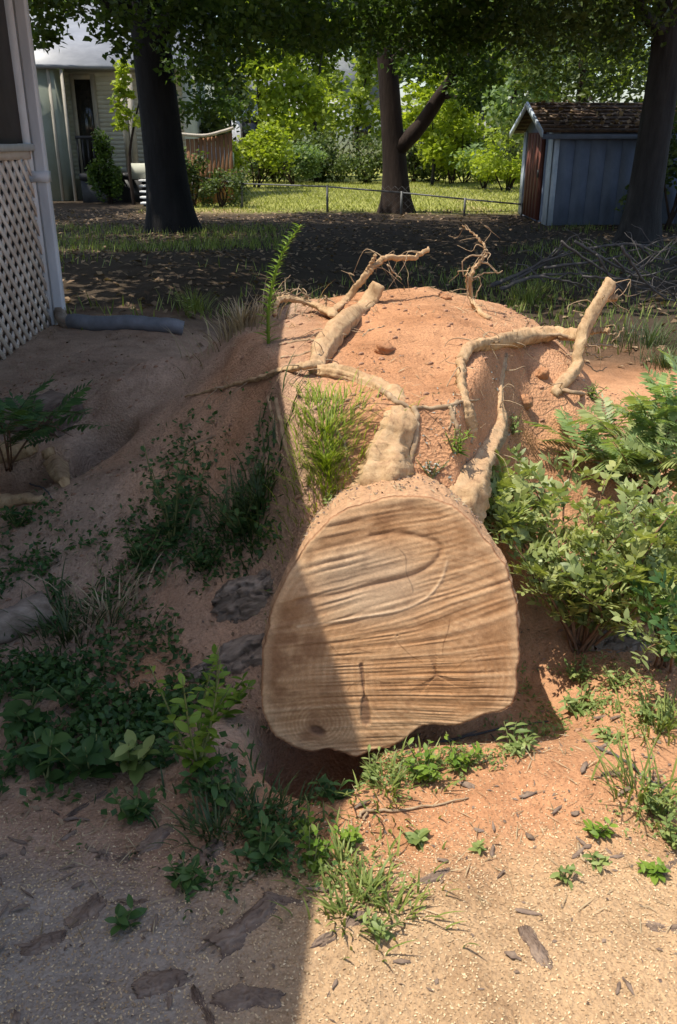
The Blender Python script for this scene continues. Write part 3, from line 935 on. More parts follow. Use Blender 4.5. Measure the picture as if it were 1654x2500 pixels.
def round_tree(name, label, x, y, h, w, mat, group, seed, trunk_r=.14, n=3200, leaf=(.30, .22), low=.12, tmat='trunk_grey', cat="tree"):
    r = np.random.default_rng(seed)
    t = thing(name, label, cat, (x, y, 0), group)
    P = [(x, y, -.2), (x + r.uniform(-.2, .2), y, h * .35), (x + r.uniform(-.5, .5), y + .2, h * .8)]
    V, F = tube(spline(P, 12), [trunk_r, trunk_r * .8, trunk_r * .3], 8, .1, 4)
    link("trunk", MB().add(V, F).mesh("trunk", True), M[tmat], t)
    m = MB()
    nc = 20
    for k in range(nc):
        f = low + (1 - low) * (k + r.random()) / nc
        a = r.uniform(0, 2 * math.pi)
        prof = math.sin(math.pi * min(.98, .18 + .80 * f)) ** .6
        q = w / 2 * prof * math.sqrt(r.random()) * .95
        cr = w * r.uniform(.14, .24)
        c = (x + q * math.cos(a), y + q * math.sin(a) * .8, h * f)
        C = ball_points(n // nc, c, (cr, cr, cr * .75), r, .3)
        m.add(*tri_leaves(C, leaf[0], leaf[1], r, .5, .3))
    link("crown", m.mesh("crown"), M[mat], t)
    return t

# trees of the wood behind the lawn
G = "trees of the wood behind the lawn"
k = 0
for x, y, h, w, mt in [(-19, 50, 13, 9, 'far_a'), (-14, 58, 14, 9, 'far_b'), (-10.5, 46, 11, 6, 'far_a'), (-7, 62, 14, 9, 'far_b'), (-1, 66, 14, 9, 'far_a'), (3.5, 60, 13, 8, 'far_b'), (6.3, 50, 11, 6, 'far_a'),
                       (10.5, 55, 13, 9, 'far_b'), (15, 60, 14, 9, 'far_a'), (19, 52, 13, 9, 'far_a'), (24, 56, 13, 9, 'far_b'), (-25, 56, 14, 10, 'far_a'), (9, 68, 15, 9, 'far_a'), (-13.5, 40, 12, 8, 'far_a'), (-18, 44, 12, 8, 'far_b'), (-9.5, 38, 10, 5, 'far_b'), (-4, 72, 16, 11, 'far_b')]:
    round_tree("woodland_tree", "leafy green tree of the wood closing the view behind the lawn", x, y, h, w, mt, G, 300 + k, .18, 4200, (.42, .32), .08)
    k += 1
# trees one can tell apart
round_tree("maple_tree", "bright yellow-green tree over the lawn left of the forked tree", at(600, 300, 41).x, 41, 7.2, 5.4, 'far_c', None, 401, .12, 5200, (.26, .20), .30)
round_tree("slender_tree", "olive green tree between bright maple and forked trunk", at(735, 300, 43).x, 43, 7.5, 4.6, 'far_a', None, 402, .11, 4400, (.26, .20), .28)
round_tree("young_tree", "loose light green tree just left of the forked trunk", at(835, 300, 40).x, 40, 6.2, 3.0, 'far_a', None, 403, .08, 2600, (.24, .18), .30)
round_tree("vine_covered_tree", "bluish green vine-draped tree left of the shed roof", at(1190, 300, 33).x, 33, 6.4, 3.6, 'far_b', None, 404, .14, 4600, (.20, .17), .10)
round_tree("cedar_tree", "dull olive feathery tree behind the shed roof", at(1330, 300, 27).x, 27, 7.5, 5.6, 'canopy_b', None, 405, .2, 7000, (.20, .10), .16, 'trunk_brown')
round_tree("cedar_tree", "dull olive feathery tree behind the leaning trunk at right", at(1520, 300, 25).x, 25, 7.5, 5.0, 'canopy_b', None, 406, .2, 6500, (.20, .10), .06, 'trunk_brown')
round_tree("pine_tree", "tall thin tree with bare grey stem between fork and shed", at(1120, 300, 38).x, 38, 8, 2.6, 'far_a', None, 407, .13, 1700, (.25, .18), .45)
round_tree("dogwood_tree", "lime green small tree seen in the trunk's fork", at(1005, 300, 35).x, 35, 4.2, 2.6, 'far_c', None, 408, .07, 2600, (.22, .17), .2)
round_tree("shade_tree", "dark green tree right of the black trunk beyond the deck", at(470, 300, 30).x, 30, 6.8, 3.6, 'canopy_b', None, 409, .14, 4200, (.20, .15), .28)
round_tree("apple_tree", "small tree with pale leaf clusters beside the cream house corner", at(290, 230, 24.2).x, 24.2, 3.4, .75, 'far_c', None, 410, .05, 500, (.15, .11), .55, 'trunk_brown')

def shrub(label, u, v, y, w, h, mat, group, seed, n=1400, leaf=(.14, .10), name="shrub"):
    r = np.random.default_rng(seed)
    x = at(u, v, y).x
    t = thing(name, label, "shrub", (x, y, 0), group)
    m = MB()
    for k in range(5):
        V, F = tube(spline([(x + r.uniform(-.1, .1), y, -.05), (x + r.uniform(-w, w) * .2, y, h * .4), (x + r.uniform(-w, w) * .35, y + r.uniform(-.2, .2), h * .8)], 7), [.03, .02, .008], 5)
        m.add(V, F)
    link("stems", m.mesh("stems", True), M['trunk_brown'], t)
    m = MB()
    for k in range(9):
        f = r.uniform(.15, .85)
        cr = r.uniform(.2, .32)
        c = (x + r.uniform(-.5, .5) * w * (1.1 - f * .5), y + r.uniform(-.4, .4) * w * .7, h * f)
        C = ball_points(n // 9, c, (w * cr, w * cr, h * cr * .9), r, .3)
        m.add(*tri_leaves(C, leaf[0], leaf[1], r, .6, .15))
    link("foliage", m.mesh("foliage"), M[mat], t)
    return t
shrub("bright green rounded shrub at the lawn's left end by the deck", 590, 400, 33, 2.6, 2.1, 'far_c', None, 501, 2600, (.16, .12))
shrub("blue-green shrub right of the brightest rounded shrub", 680, 400, 35, 2.2, 1.5, 'far_b', None, 502, 1600)
shrub("yellow-green tall bush behind the lawn right of the forked trunk", 1045, 400, 36, 2.6, 3.4, 'far_c', None, 503, 2600, (.18, .13))
shrub("yellowish bush against the left side of the shed", 1175, 400, 31, 2.2, 1.9, 'far_c', None, 504, 2000)
shrub("fresh green low shrub on the lawn's far edge before the shed", 1120, 400, 33, 1.8, 1.2, 'far_c', None, 505, 1300)
shrub("dark shrub in front of the cream house porch", 243, 350, 24.6, .8, 1.8, 'canopy', None, 506, 2200, (.11, .08))
shrub("straggly shrub at the foot of the wooden deck", 520, 440, 23.2, 1.2, .9, 'far_d', None, 507, 900, (.10, .07))
shrub("dark shrub between black trunk and wooden deck", 445, 400, 23.4, .9, 1.5, 'far_d', None, 508, 1200, (.10, .07))
shrub("dark green bush behind the leaning trunk at the right edge", 1560, 430, 17.5, 1.6, 2.3, 'far_d', None, 509, 2200, (.12, .08))
for q, (u, w, h) in enumerate([(640, 2.4, 1.5), (730, 2.6, 1.8), (790, 2.6, 2.0), (850, 2.4, 1.9), (960, 2.6, 2.0), (1010, 2.4, 1.5), (1075, 2.4, 1.6), (560, 2.2, 1.8), (1150, 2.6, 1.8), (1215, 2.4, 1.8)]):
    shrub("dark leafy hedge shrub along the far side of the lawn", u, 400, 37 + (q % 3) * .9, w, h, 'far_d', "hedge shrubs along the far side of the lawn", 520 + q, 1800, (.15, .11), "hedge_shrub")

# ------------------------------------------------------------------ the fallen tree: cut face, bark, root mass
FACE = [(860, 1160), (900, 1148), (950, 1146), (1000, 1152), (1040, 1165), (1080, 1195), (1120, 1240), (1150, 1280), (1175, 1320), (1192, 1370), (1200, 1420), (1202, 1500), (1197, 1560), (1193, 1615), (1172, 1640),
        (1120, 1655), (1070, 1672), (1030, 1680), (985, 1678), (960, 1690), (935, 1712), (900, 1728), (860, 1738), (825, 1752), (800, 1745), (760, 1735), (720, 1738), (690, 1730), (655, 1712), (630, 1690), (613, 1660), (607, 1620),
        (605, 1560), (610, 1500), (620, 1450), (630, 1410), (645, 1370), (665, 1330), (690, 1290), (715, 1255), (745, 1222), (780, 1190), (820, 1172)]
TILT = R(17)
F0 = at(820, 1750, 1.98)                                   # lowest point of the cut
FN = np.array([0, -math.cos(TILT), math.sin(TILT)])        # the cut faces the camera and a little upwards
FU = np.array([0, math.sin(TILT), math.cos(TILT)])
def face_st(u, v):
    d = ray(u, v)
    o = np.array([0, 0, CAM_H])
    t = np.dot(np.array(F0) - o, FN) / np.dot(d, FN)
    p = o + d * t
    return p[0], np.dot(p - np.array(F0), FU)
def face_xyz(s, t, dep=0.0):
    s, t = np.asarray(s, float), np.asarray(t, float)
    return np.stack([s, F0.y + t * FU[1] + dep * FN[1], F0.z + t * FU[2] + dep * FN[2]], -1)

def build_log():
    log = thing("fallen_tree", "huge sawn tree trunk lying with its roots up, cut face towards the camera", "fallen tree", (.12, 2.6, 0))
    out = np.array([face_st(u, v) for u, v in FACE])
    out = spline(np.c_[np.vstack([out, out[:1]]), np.zeros(len(out) + 1)], 601)[:-1, :2]
    n = len(out)
    k = np.arange(n)
    out = out + .0035 * np.c_[vnoise(k * .12, 2.2), vnoise(k * .12, 8.8)] + .0015 * np.c_[vnoise(k * .5, 2.2), vnoise(k * .5, 8.8)]
    cen = np.array(face_st(920, 1470))
    # cut face: rings of vertices shrunk to the centre, fine enough to carry the saw marks
    m = 120
    rad = np.linspace(1, 0, m, endpoint=False)
    ST = cen + (out - cen)[None] * rad[:, None, None]
    s, t = ST[..., 0], ST[..., 1]
    pith = np.array(face_st(1010, 1562))
    # direction of the saw marks: level at the right and below, fanning up to the left above the arc
    def groove(s, t):
        xr = s - .1
        bl = sm(t, .16, .46)
        bend = bl * ((t - .33) * .5 + .10 * xr) + (1 - bl) * (.02 * xr + .03 * np.sin(s * 5 + 1) * sm(t, .3, .0)) + .25 * np.clip(t - .38, 0, 1) * np.clip(.28 - s, 0, 1)
        w = t - bend * 1.0 - .18 * xr * np.clip(t - .25, 0, .3)
        w = w + .004 * fbm(s * 5, t * 4, 6, 3)
        g = .20 * vnoise(w * 95, s * 3.2, 1) + .60 * vnoise(w * 190, s * 3.5, 5) + .08 * vnoise(w * 38, s * 1.5, 3)
        g = g * (.35 + .65 * sm(fbm(s * 5, t * 9, 9, 2), -.4, .4)) + .50 * vnoise(w * 330, s * 7, 12)
        return g
    g = groove(s, t)
    rr = np.hypot((s - pith[0]) * 1.0, (t - pith[1]) * 1.05)
    # the raised arc where two saw cuts met
    A = np.array([face_st(u, v) for u, v in [(690, 1450), (760, 1440), (850, 1425), (930, 1410), (985, 1385), (1020, 1345), (1035, 1300)]])
    A = spline(np.c_[A, np.zeros(len(A))], 420)[:, :2]
    dm = np.full(s.shape, 9.0)
    for a in A:
        dm = np.minimum(dm, np.hypot(s - a[0], t - a[1]))
    arc = np.exp(-(dm / .004) ** 2) * (.5 + .5 * fbm(s * 14, t * 14, 3, 2))
    B = np.array([face_st(u, v) for u, v in [(690, 1390), (780, 1375), (880, 1350), (960, 1330), (1015, 1290), (1010, 1255), (930, 1235), (860, 1240)]])
    B = spline(np.c_[B, np.zeros(len(B))], 420)[:, :2]
    db = np.full(s.shape, 9.0)
    for a in B:
        db = np.minimum(db, np.hypot(s - a[0], t - a[1]))
    arc2 = np.exp(-(db / .008) ** 2)
    calm = sm(rad, 0, .04)[:, None] * 1.0
    dep = .0030 * g * calm + .005 * arc - .004 * arc2 + .004 * sm(1 - rad, 0, .02)[:, None] + .006 * fbm(s * 6, t * 6, 2, 2)
    # long slit with a drop-shaped lower end, its shade painted dark
    ku, kv = np.array(face_st(838, 1540)), np.array(face_st(848, 1668))
    q = np.clip(((s - ku[0]) * (kv - ku)[0] + (t - ku[1]) * (kv - ku)[1]) / np.dot(kv - ku, kv - ku), 0, 1)
    dk = np.hypot(s - ku[0] - q * (kv - ku)[0], t - ku[1] - q * (kv - ku)[1])
    dk = dk + .007 * fbm(s * 38, t * 30, 8, 4)
    wk = .006 + .008 * sm(q, .45, .85) - .005 * np.exp(-((q - .5) / .12) ** 2)
    slit = 1 - sm(dk / wk, .6, 1.3)
    tri = np.array(face_st(735, 1690))
    hole = 1 - sm(np.hypot((s - tri[0]) * .6, (t - tri[1]) - .25 * (s - tri[0]) * -1.0) / .014, .6, 1.3)
    star_r = np.hypot(s - pith[0], t - pith[1])
    ang = np.arctan2(t - pith[1], s - pith[0])
    star = np.exp(-star_r / .012) + .9 * np.exp(-star_r / .05) * (np.abs(np.cos(ang * 1.5 + .5)) > .965)
    dep = dep - .004 * slit - .006 * hole - .004 * np.clip(star, 0, 1)
    # wood colours: browner in grooves, paler on ridges, holes' shade painted in dark
    wood = np.array((.57, .355, .19))
    brown = np.array((.34, .165, .068))
    dark = np.array((.22, .105, .048))
    paleW = np.array((.62, .42, .24))
    c = np.ones(s.shape + (3,)) * wood
    ring = .5 + .5 * np.sin(rr * 330 + 3 * fbm(s * 7, t * 7, 1, 2))
    mixin = lambda c, f, k_: c * (1 - f[..., None]) + np.asarray(k_) * f[..., None]
    c = mixin(c, .25 * (.5 + .5 * np.sin(rr * 1150 + 5 * fbm(s * 7, t * 7, 1, 3))), brown)
    c = mixin(c, .46 * ring * sm(fbm(s * 4, t * 4, 21, 2), -.5, .3), brown)
    big = sm(fbm(s * 4.5, t * 6, 33, 4), -.05, .5)
    c = mixin(c, .55 * big, (.36, .19, .085))
    crack = np.zeros_like(s)
    for a0, r0, r1 in [(.4, .03, .16), (1.3, .05, .2), (2.4, .04, .17), (3.3, .06, .28), (4.3, .03, .1), (5.4, .05, .14), (2.9, .18, .42), (1.8, .25, .42)]:
        da = np.abs(np.angle(np.exp(1j * (np.arctan2(t - pith[1], s - pith[0]) - a0 - .12 * vnoise(rr * 22, a0)))))
        crack = np.maximum(crack, (1 - sm(da * rr / .0022, .5, 1.2)) * sm(rr, r0, r0 + .02) * (1 - sm(rr, r1 - .04, r1)))
    c = mixin(c, .75 * crack, (.15, .075, .035))
    heart = np.exp(-((s - pith[0]) / .17) ** 2 - ((t - pith[1] + .012) / .075) ** 2)
    c = mixin(c, .75 * heart, (.42, .20, .075))
    c = mixin(c, .6 * sm(g, .0, -.75), brown * .85)
    c = mixin(c, .5 * sm(g, .1, .75), paleW)
    blot = sm(fbm(s * 9, t * 9, 7, 4), .10, .55)
    c = mixin(c, .5 * blot, brown)
    c = mixin(c, .45 * sm(fbm(s * 40, t * 60, 17, 3), .15, .6), dark)
    kn = np.array(face_st(738, 1672))
    kr = np.hypot(s - kn[0], (t - kn[1]) * 1.15)
    kring = (.5 + .5 * np.sin(kr * 560 + 2.5 * fbm(s * 9, t * 9, 4, 3))) * sm(kr, .15, .06)
    c = mixin(c, .55 * kring, brown * .8)
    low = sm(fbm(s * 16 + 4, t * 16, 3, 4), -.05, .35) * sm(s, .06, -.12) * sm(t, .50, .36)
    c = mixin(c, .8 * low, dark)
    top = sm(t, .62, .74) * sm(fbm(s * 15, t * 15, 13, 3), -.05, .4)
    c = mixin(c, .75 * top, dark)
    c = mixin(c, .5 * sm(fbm(s * 26, t * 34, 41, 4), .12, .5) * sm(fbm(s * 3, t * 3, 43, 2), -.3, .3), brown * .6)
    grey = sm(np.exp(-((s - .08) / .2) ** 2 - ((t - .50) / .13) ** 2), .2, .9)
    c = mixin(c, .45 * grey, (.46, .36, .25))
    sap = sm(rad, .90, .985)[:, None] * np.ones_like(s)
    c = mixin(c, .35 * sap, paleW)
    c = mixin(c, .9 * arc, (.74, .56, .36))
    c = mixin(c, .45 * arc2, dark)
    c = mixin(c, .85 * np.clip(slit, 0, 1), (.17, .09, .05))
    c = mixin(c, np.clip(hole, 0, 1) * .9, (.12, .06, .035))
    c = mixin(c, .8 * np.clip(star, 0, 1), (.16, .07, .03))
    rim = sm(rad, .985, .995)[:, None] * np.ones_like(s)
    c = mixin(c, rim * .8, (.30, .13, .06))
    V = face_xyz(s, t, dep).reshape(-1, 3)
    V = np.vstack([V, face_xyz(cen[0], cen[1], .0)])
    i = np.arange(m - 1)[:, None] * n
    j = np.arange(n)[None, :]
    k2 = (j + 1) % n
    F = np.stack([i + j, i + k2, i + n + k2, i + n + j], -1).reshape(-1, 4)
    cap = np.stack([(m - 1) * n + np.arange(n), (m - 1) * n + (np.arange(n) + 1) % n, np.full(n, m * n)], -1)
    cc = np.vstack([c.reshape(-1, 3), c[-1].mean(0)])
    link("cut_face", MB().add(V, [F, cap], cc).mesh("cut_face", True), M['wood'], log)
    # bark: the outline carried back into the root mass
    dist = np.concatenate([[0, .006, .02], np.linspace(.035, 1.75, 170)])
    rows = []
    for d in dist:
        sc = np.interp(d, [0, .02, .1, .35, .7, 1.1, 1.75], [1.0, 1.012, .995, .93, .86, .84, .9])
        fade = np.interp(d, [0, .4, 1.75], [0, .25, .75])
        el = np.c_[np.cos(np.linspace(0, 1, n)) * 0, np.zeros(n)]
        a = np.arctan2(out[:, 1] - cen[1], out[:, 0] - cen[0])
        circ = np.c_[np.cos(a), np.sin(a)] * .335
        o2 = (out - cen) * (1 - fade) + circ * fade
        cx = cen[0] + np.interp(d, [0, .6, 1.75], [0, .02, .06])
        ct = cen[1]
        st = o2 * sc
        P = face_xyz(cx + st[:, 0], ct + st[:, 1])
        back = np.array([.04, math.cos(TILT * (1 - min(d / .8, 1))), -math.sin(TILT * (1 - min(d / .8, 1))) * .6])
        base = np.array([0, d, 0.0])
        # straighten the leaning cut into an upright section further back
        P[:, 1] = P[:, 1] * (1 - min(d / .8, 1)) + (F0.y + cen[1] * FU[1]) * min(d / .8, 1)
        P = P + base + np.array([0, 0, np.interp(d, [0, .8, 1.75], [0, -.02, .05])])
        nrm = P - P.mean(0)
        nrm /= np.linalg.norm(nrm, axis=1)[:, None]
        th = np.arctan2(nrm[:, 2], nrm[:, 0])
        amp = np.interp(d, [0, .006, .05, .2], [0, .25, .7, 1])
        side = 1 - sm(np.sin(th), .2, .75)
        fur = side * (.018 * fbm(np.cos(th) * 7, np.sin(th) * 7, d * 2.2, 4) + .012 * vnoise(np.cos(th) * 19, np.sin(th) * 19, d * 3.1)) + (1 - side) * (.016 * fbm(P[:, 0] * 6, P[:, 1] * 6, 3, 4) + .006 * fbm(P[:, 0] * 45, P[:, 1] * 45, 8, 3))
        P = P + nrm * (fur * amp)[:, None]
        rows.append(P)
    rows = np.array(rows)
    mm = len(dist)
    i = np.arange(mm - 1)[:, None] * n
    F = np.stack([i + j, i + n + j, i + n + k2, i + k2], -1).reshape(-1, 4)
    link("bark", MB().add(rows.reshape(-1, 3), [F]).mesh("bark", True), M['bark'], log)
    global TRUNK_TOP
    q = rows[4:100].reshape(-1, 3)
    up = (q - np.repeat(rows[4:100].mean(1), n, 0))
    TRUNK_TOP = q[up[:, 2] > .6 * np.linalg.norm(up, axis=1)]

    def surf(u, v, lift=0.0):
        p = gp(u, v)
        return (p.x, p.y, p.z + lift)
    Y = 4.08
    ROOTS = []
    def root(pts, rad, sides=12, rough=.22, name="root", n=None, mat='root', jit=.004, freq=16):
        P = [p if len(p) == 3 and not isinstance(p[0], int) else p for p in pts]
        V, F = tube(spline(P, n or max(24, (20 if name == 'main_root' else 14) * len(P))), np.array(rad) * (.86 if name == 'main_root' else .68 if mat == 'root' else 1), max(sides, 16) if mat != 'rootlet' else sides, .26 if name == 'main_root' else .12, 45, 0 if name == 'main_root' else jit * 1.6, len(bpy.data.objects) * .37, .62 if mat != 'rootlet' else .2)
        if mat != 'rootlet':
            ROOTS.append(spline(P, 40))
        return link(name, MB().add(V, F).mesh(name, True), M[mat], log)
    A = lambda u, v, y=Y: tuple(at(u, v, y))
    # ridge roots running back along the trunk
    root([surf(905, 1150, -.17), surf(897, 1060, -.106), surf(908, 985, -.074), surf(925, 940, -.046), surf(882, 898, -.024), surf(825, 876, -.008), surf(775, 868, .0), surf(738, 862, -.005)], [.15, .135, .105, .07, .05, .042, .04, .03], 36, .20, "main_root")
    root([surf(1050, 1165, -.085), surf(1080, 1100, -.048), surf(1118, 1035, -.03), surf(1150, 985, -.018), surf(1155, 930, -.006), surf(1160, 880, -.002), surf(1172, 820, .0)], [.09, .075, .058, .036, .016, .010, .008], 30, .22, "main_root")
    root([surf(1085, 990, -.02), surf(1076, 940, -.004), surf(1068, 890, .012), surf(1066, 850, .022)], [.03, .026, .024, .024], 12, .25)
    root([surf(1068, 850, .025), surf(1090, 822, .03), surf(1125, 808, .02), surf(1170, 802, .022), surf(1230, 797, .03), surf(1285, 795, .045), A(1345, 778, 3.74)], [.026, .032, .036, .042, .042, .040, .040], 14, .16)
    root([surf(1282, 914, .0), surf(1306, 895, .02), A(1335, 850, 3.66), A(1343, 800, 3.70), A(1356, 750, 3.76), A(1382, 705, 3.82), A(1414, 656, 3.88)], [.025, .04, .046, .046, .048, .046, .038], 16, .16, "root", 44)
    root([A(1404, 690, 3.90), A(1428, 690, 3.86)], [.026, .018], 10, .2, "root_stub")
    root([A(1360, 770, 3.82), A(1385, 765, 3.80), A(1412, 764, 3.78)], [.022, .018, .015], 9, .2, "root_stub")
    root([surf(730, 865, .0), surf(752, 825, .025), surf(795, 775, .045), A(845, 712, 3.98), A(876, 660, 4.06)], [.04, .05, .055, .05, .042], 16, .22, "root", 40)
    root([surf(768, 738, .02), A(800, 698), A(848, 636), A(872, 612, 4.1), A(897, 597, 4.12), A(952, 598, 4.16), A(993, 577, 4.2)], [.024, .023, .022, .020, .019, .016, .013], 10, .14)
    root([A(838, 648), A(856, 615), A(870, 588)], [.012, .011, .010], 8, .15)
    root([surf(775, 742, .02), A(722, 704, 4.0), A(662, 690, 3.95), A(640, 705, 3.9), A(636, 732, 3.85)], [.026, .024, .02, .017, .012], 10, .18)
    root([A(770, 725, 4.0), A(715, 700, 4.03), A(640, 688, 4.05), A(615, 695, 4.05)], [.012, .010, .008, .005], 7, .1)
    root([A(755, 715, 4.02), A(754, 684, 4.02)], [.008, .007], 6, .1, "root_stub")
    root([surf(430, 925, .012), surf(520, 905, .015), surf(600, 888, .02), surf(690, 868, .03), surf(745, 858, .02)], [.006, .009, .013, .020, .022], 10, .15)
    root([surf(1130, 740, .0), A(1096, 700), A(1090, 640), A(1118, 595, 4.1), A(1120, 570, 4.12), A(1098, 542, 4.14), A(1070, 522, 4.16)], [.018, .016, .016, .012, .008, .006, .003], 9, .2)
    root([surf(1118, 732, .0), A(1088, 690), A(1080, 640), A(1088, 615)], [.007, .007, .006, .003], 6, .1)
    for pts, r in [([(1118, 595), (1085, 592), (1072, 610), (1074, 640)], .004), ([(1112, 608), (1135, 612), (1150, 632), (1165, 628)], .005), ([(1095, 645), (1118, 634), (1150, 632)], .004), ([(1118, 600), (1130, 585), (1125, 572)], .004), ([(1100, 690), (1112, 660), (1108, 640)], .003),
                   ([(1350, 783), (1290, 776), (1215, 778)], .010), ([(1205, 775), (1218, 752), (1228, 738)], .004), ([(1240, 772), (1255, 760), (1262, 752)], .003), ([(1352, 800), (1400, 800), (1430, 803)], .007), ([(1405, 800), (1430, 780), (1445, 758)], .004), ([(1350, 810), (1390, 830), (1420, 822)], .004), ([(1345, 830), (1380, 860), (1405, 850)], .004), ([(1340, 850), (1365, 885), (1400, 900)], .003),
                   ([(1390, 768), (1412, 775), (1430, 770)], .004), ([(897, 612), (912, 632), (932, 646)], .004), ([(660, 688), (690, 670), (715, 688)], .004), ([(640, 692), (665, 672), (690, 668)], .003), ([(630, 690), (655, 655), (672, 636)], .003), ([(680, 690), (700, 678), (722, 690)], .004), ([(615, 690), (650, 680), (690, 684)], .004), ([(655, 700), (690, 695), (740, 712)], .005)]:
        root([A(u, v, 4.0 if u < 1200 else 3.8) for u, v in pts], [r, r * .6], 6, .1, "rootlet", 14, 'rootlet', .006)
    for pts, r in [([(1172, 825), (1163, 880), (1158, 950)], .007), ([(880, 905), (915, 930), (950, 948)], .010), ([(955, 945), (1000, 948), (1060, 935), (1110, 925)], .006), ([(960, 945), (962, 1010), (945, 1100)], .012), ([(690, 985), (740, 940), (780, 915)], .007), ([(645, 800), (700, 790), (760, 790)], .006), ([(650, 830), (700, 822), (745, 805)], .005),
                   ([(1290, 905), (1350, 915), (1395, 930), (1412, 955)], .008), ([(1040, 945), (1055, 985), (1062, 1020)], .007), ([(1090, 940), (1100, 980), (1090, 1030)], .007), ([(1055, 930), (1048, 960), (1040, 1000)], .005), ([(400, 1060), (450, 1030), (500, 1010)], .006), ([(640, 930), (655, 1000), (672, 1080)], .010), ([(620, 920), (640, 1000), (655, 1060)], .006), ([(840, 780), (860, 765), (895, 755)], .004), ([(780, 1000), (800, 1040), (818, 1120)], .006)]:
        root([surf(u, v, r * .4) for u, v in pts], [r, r, r * .6], 7, .15, "rootlet", 18, 'rootlet', .004)
    # torn root hairs hanging from the roots
    r = np.random.default_rng(31)
    m = MB()
    for P in ROOTS:
        for _ in range(int(3 + 15 * np.linalg.norm(P[-1] - P[0]))):
            p = P[int(r.integers(3, 40))]
            d = r.normal(size=3) * np.array([1, .6, .5])
            d /= np.linalg.norm(d)
            l = r.uniform(.05, .20)
            Q = [p, p + d * l * .4 + r.normal(size=3) * .012, p + d * l * .75 + r.normal(size=3) * .02 + [0, 0, -.2 * l], p + d * l + r.normal(size=3) * .02 + [0, 0, -.5 * l]]
            V, F = tube(spline(Q, 10), [r.uniform(.0015, .0032), .0008], 4)
            m.add(V, F)
    link("root_hairs", m.mesh("root_hairs", True), M['rootlet'], log, kind="stuff")
build_log()

# ------------------------------------------------------------------ clods, bark and sticks on the ground
def lump(n1=10, n2=7, seed=0, amp=.3):
    a = np.linspace(0, 2 * math.pi, n1, endpoint=False)
    e = np.linspace(-math.pi / 2, math.pi / 2, n2 + 2)[1:-1]
    E, A_ = np.meshgrid(e, a, indexing='ij')
    D = np.stack([np.cos(E) * np.cos(A_), np.cos(E) * np.sin(A_), np.sin(E)], -1).reshape(-1, 3)
    D = np.vstack([D, [[0, 0, -1], [0, 0, 1]]])
    r = 1 + amp * fbm(D[:, 0] * 1.6 + seed, D[:, 1] * 1.6, D[:, 2] * 1.6, 3)
    i = np.arange(n2 - 1)[:, None] * n1
    j = np.arange(n1)[None, :]
    k = (j + 1) % n1
    F = np.stack([i + j, i + k, i + n1 + k, i + n1 + j], -1).reshape(-1, 4)
    b, t = n1 * n2, n1 * n2 + 1
    q = np.arange(n1)
    T = np.vstack([np.stack([q * 0 + b, (q + 1) % n1, q], -1), np.stack([q * 0 + t, q + (n2 - 1) * n1, (q + 1) % n1 + (n2 - 1) * n1], -1)])
    return D * r[:, None], [F, T]

def clod(label, u, v, size, lift=.3):
    p = gp(u, v)
    V, F = lump(34, 22, u * .1, .5)
    V = V * (1 + .10 * fbm(V[:, 0] * 7, V[:, 1] * 7, V[:, 2] * 7, 3))[:, None]
    o = link("clay_clod", MB().add(V * np.array(size), F).mesh("clay_clod", True), M['clod'], loc=(p.x, p.y, p.z + size[2] * lift))
    o.rotation_euler = (.2, .1, u)
    tag(o, label, "clod")
clod("largest clay clod on the sunlit mound face right of the thick root", 893, 815, (.040, .035, .027), .35)
clod("clay clod low on the mound beside the right-hand root's foot", 1215, 935, (.035, .03, .03))
clod("small clod on the mound crest left of the curly root", 1030, 690, (.035, .02, .016), .5)
clod("clod between the pale horizontal root and the mound's right shoulder", 1255, 870, (.03, .03, .025))

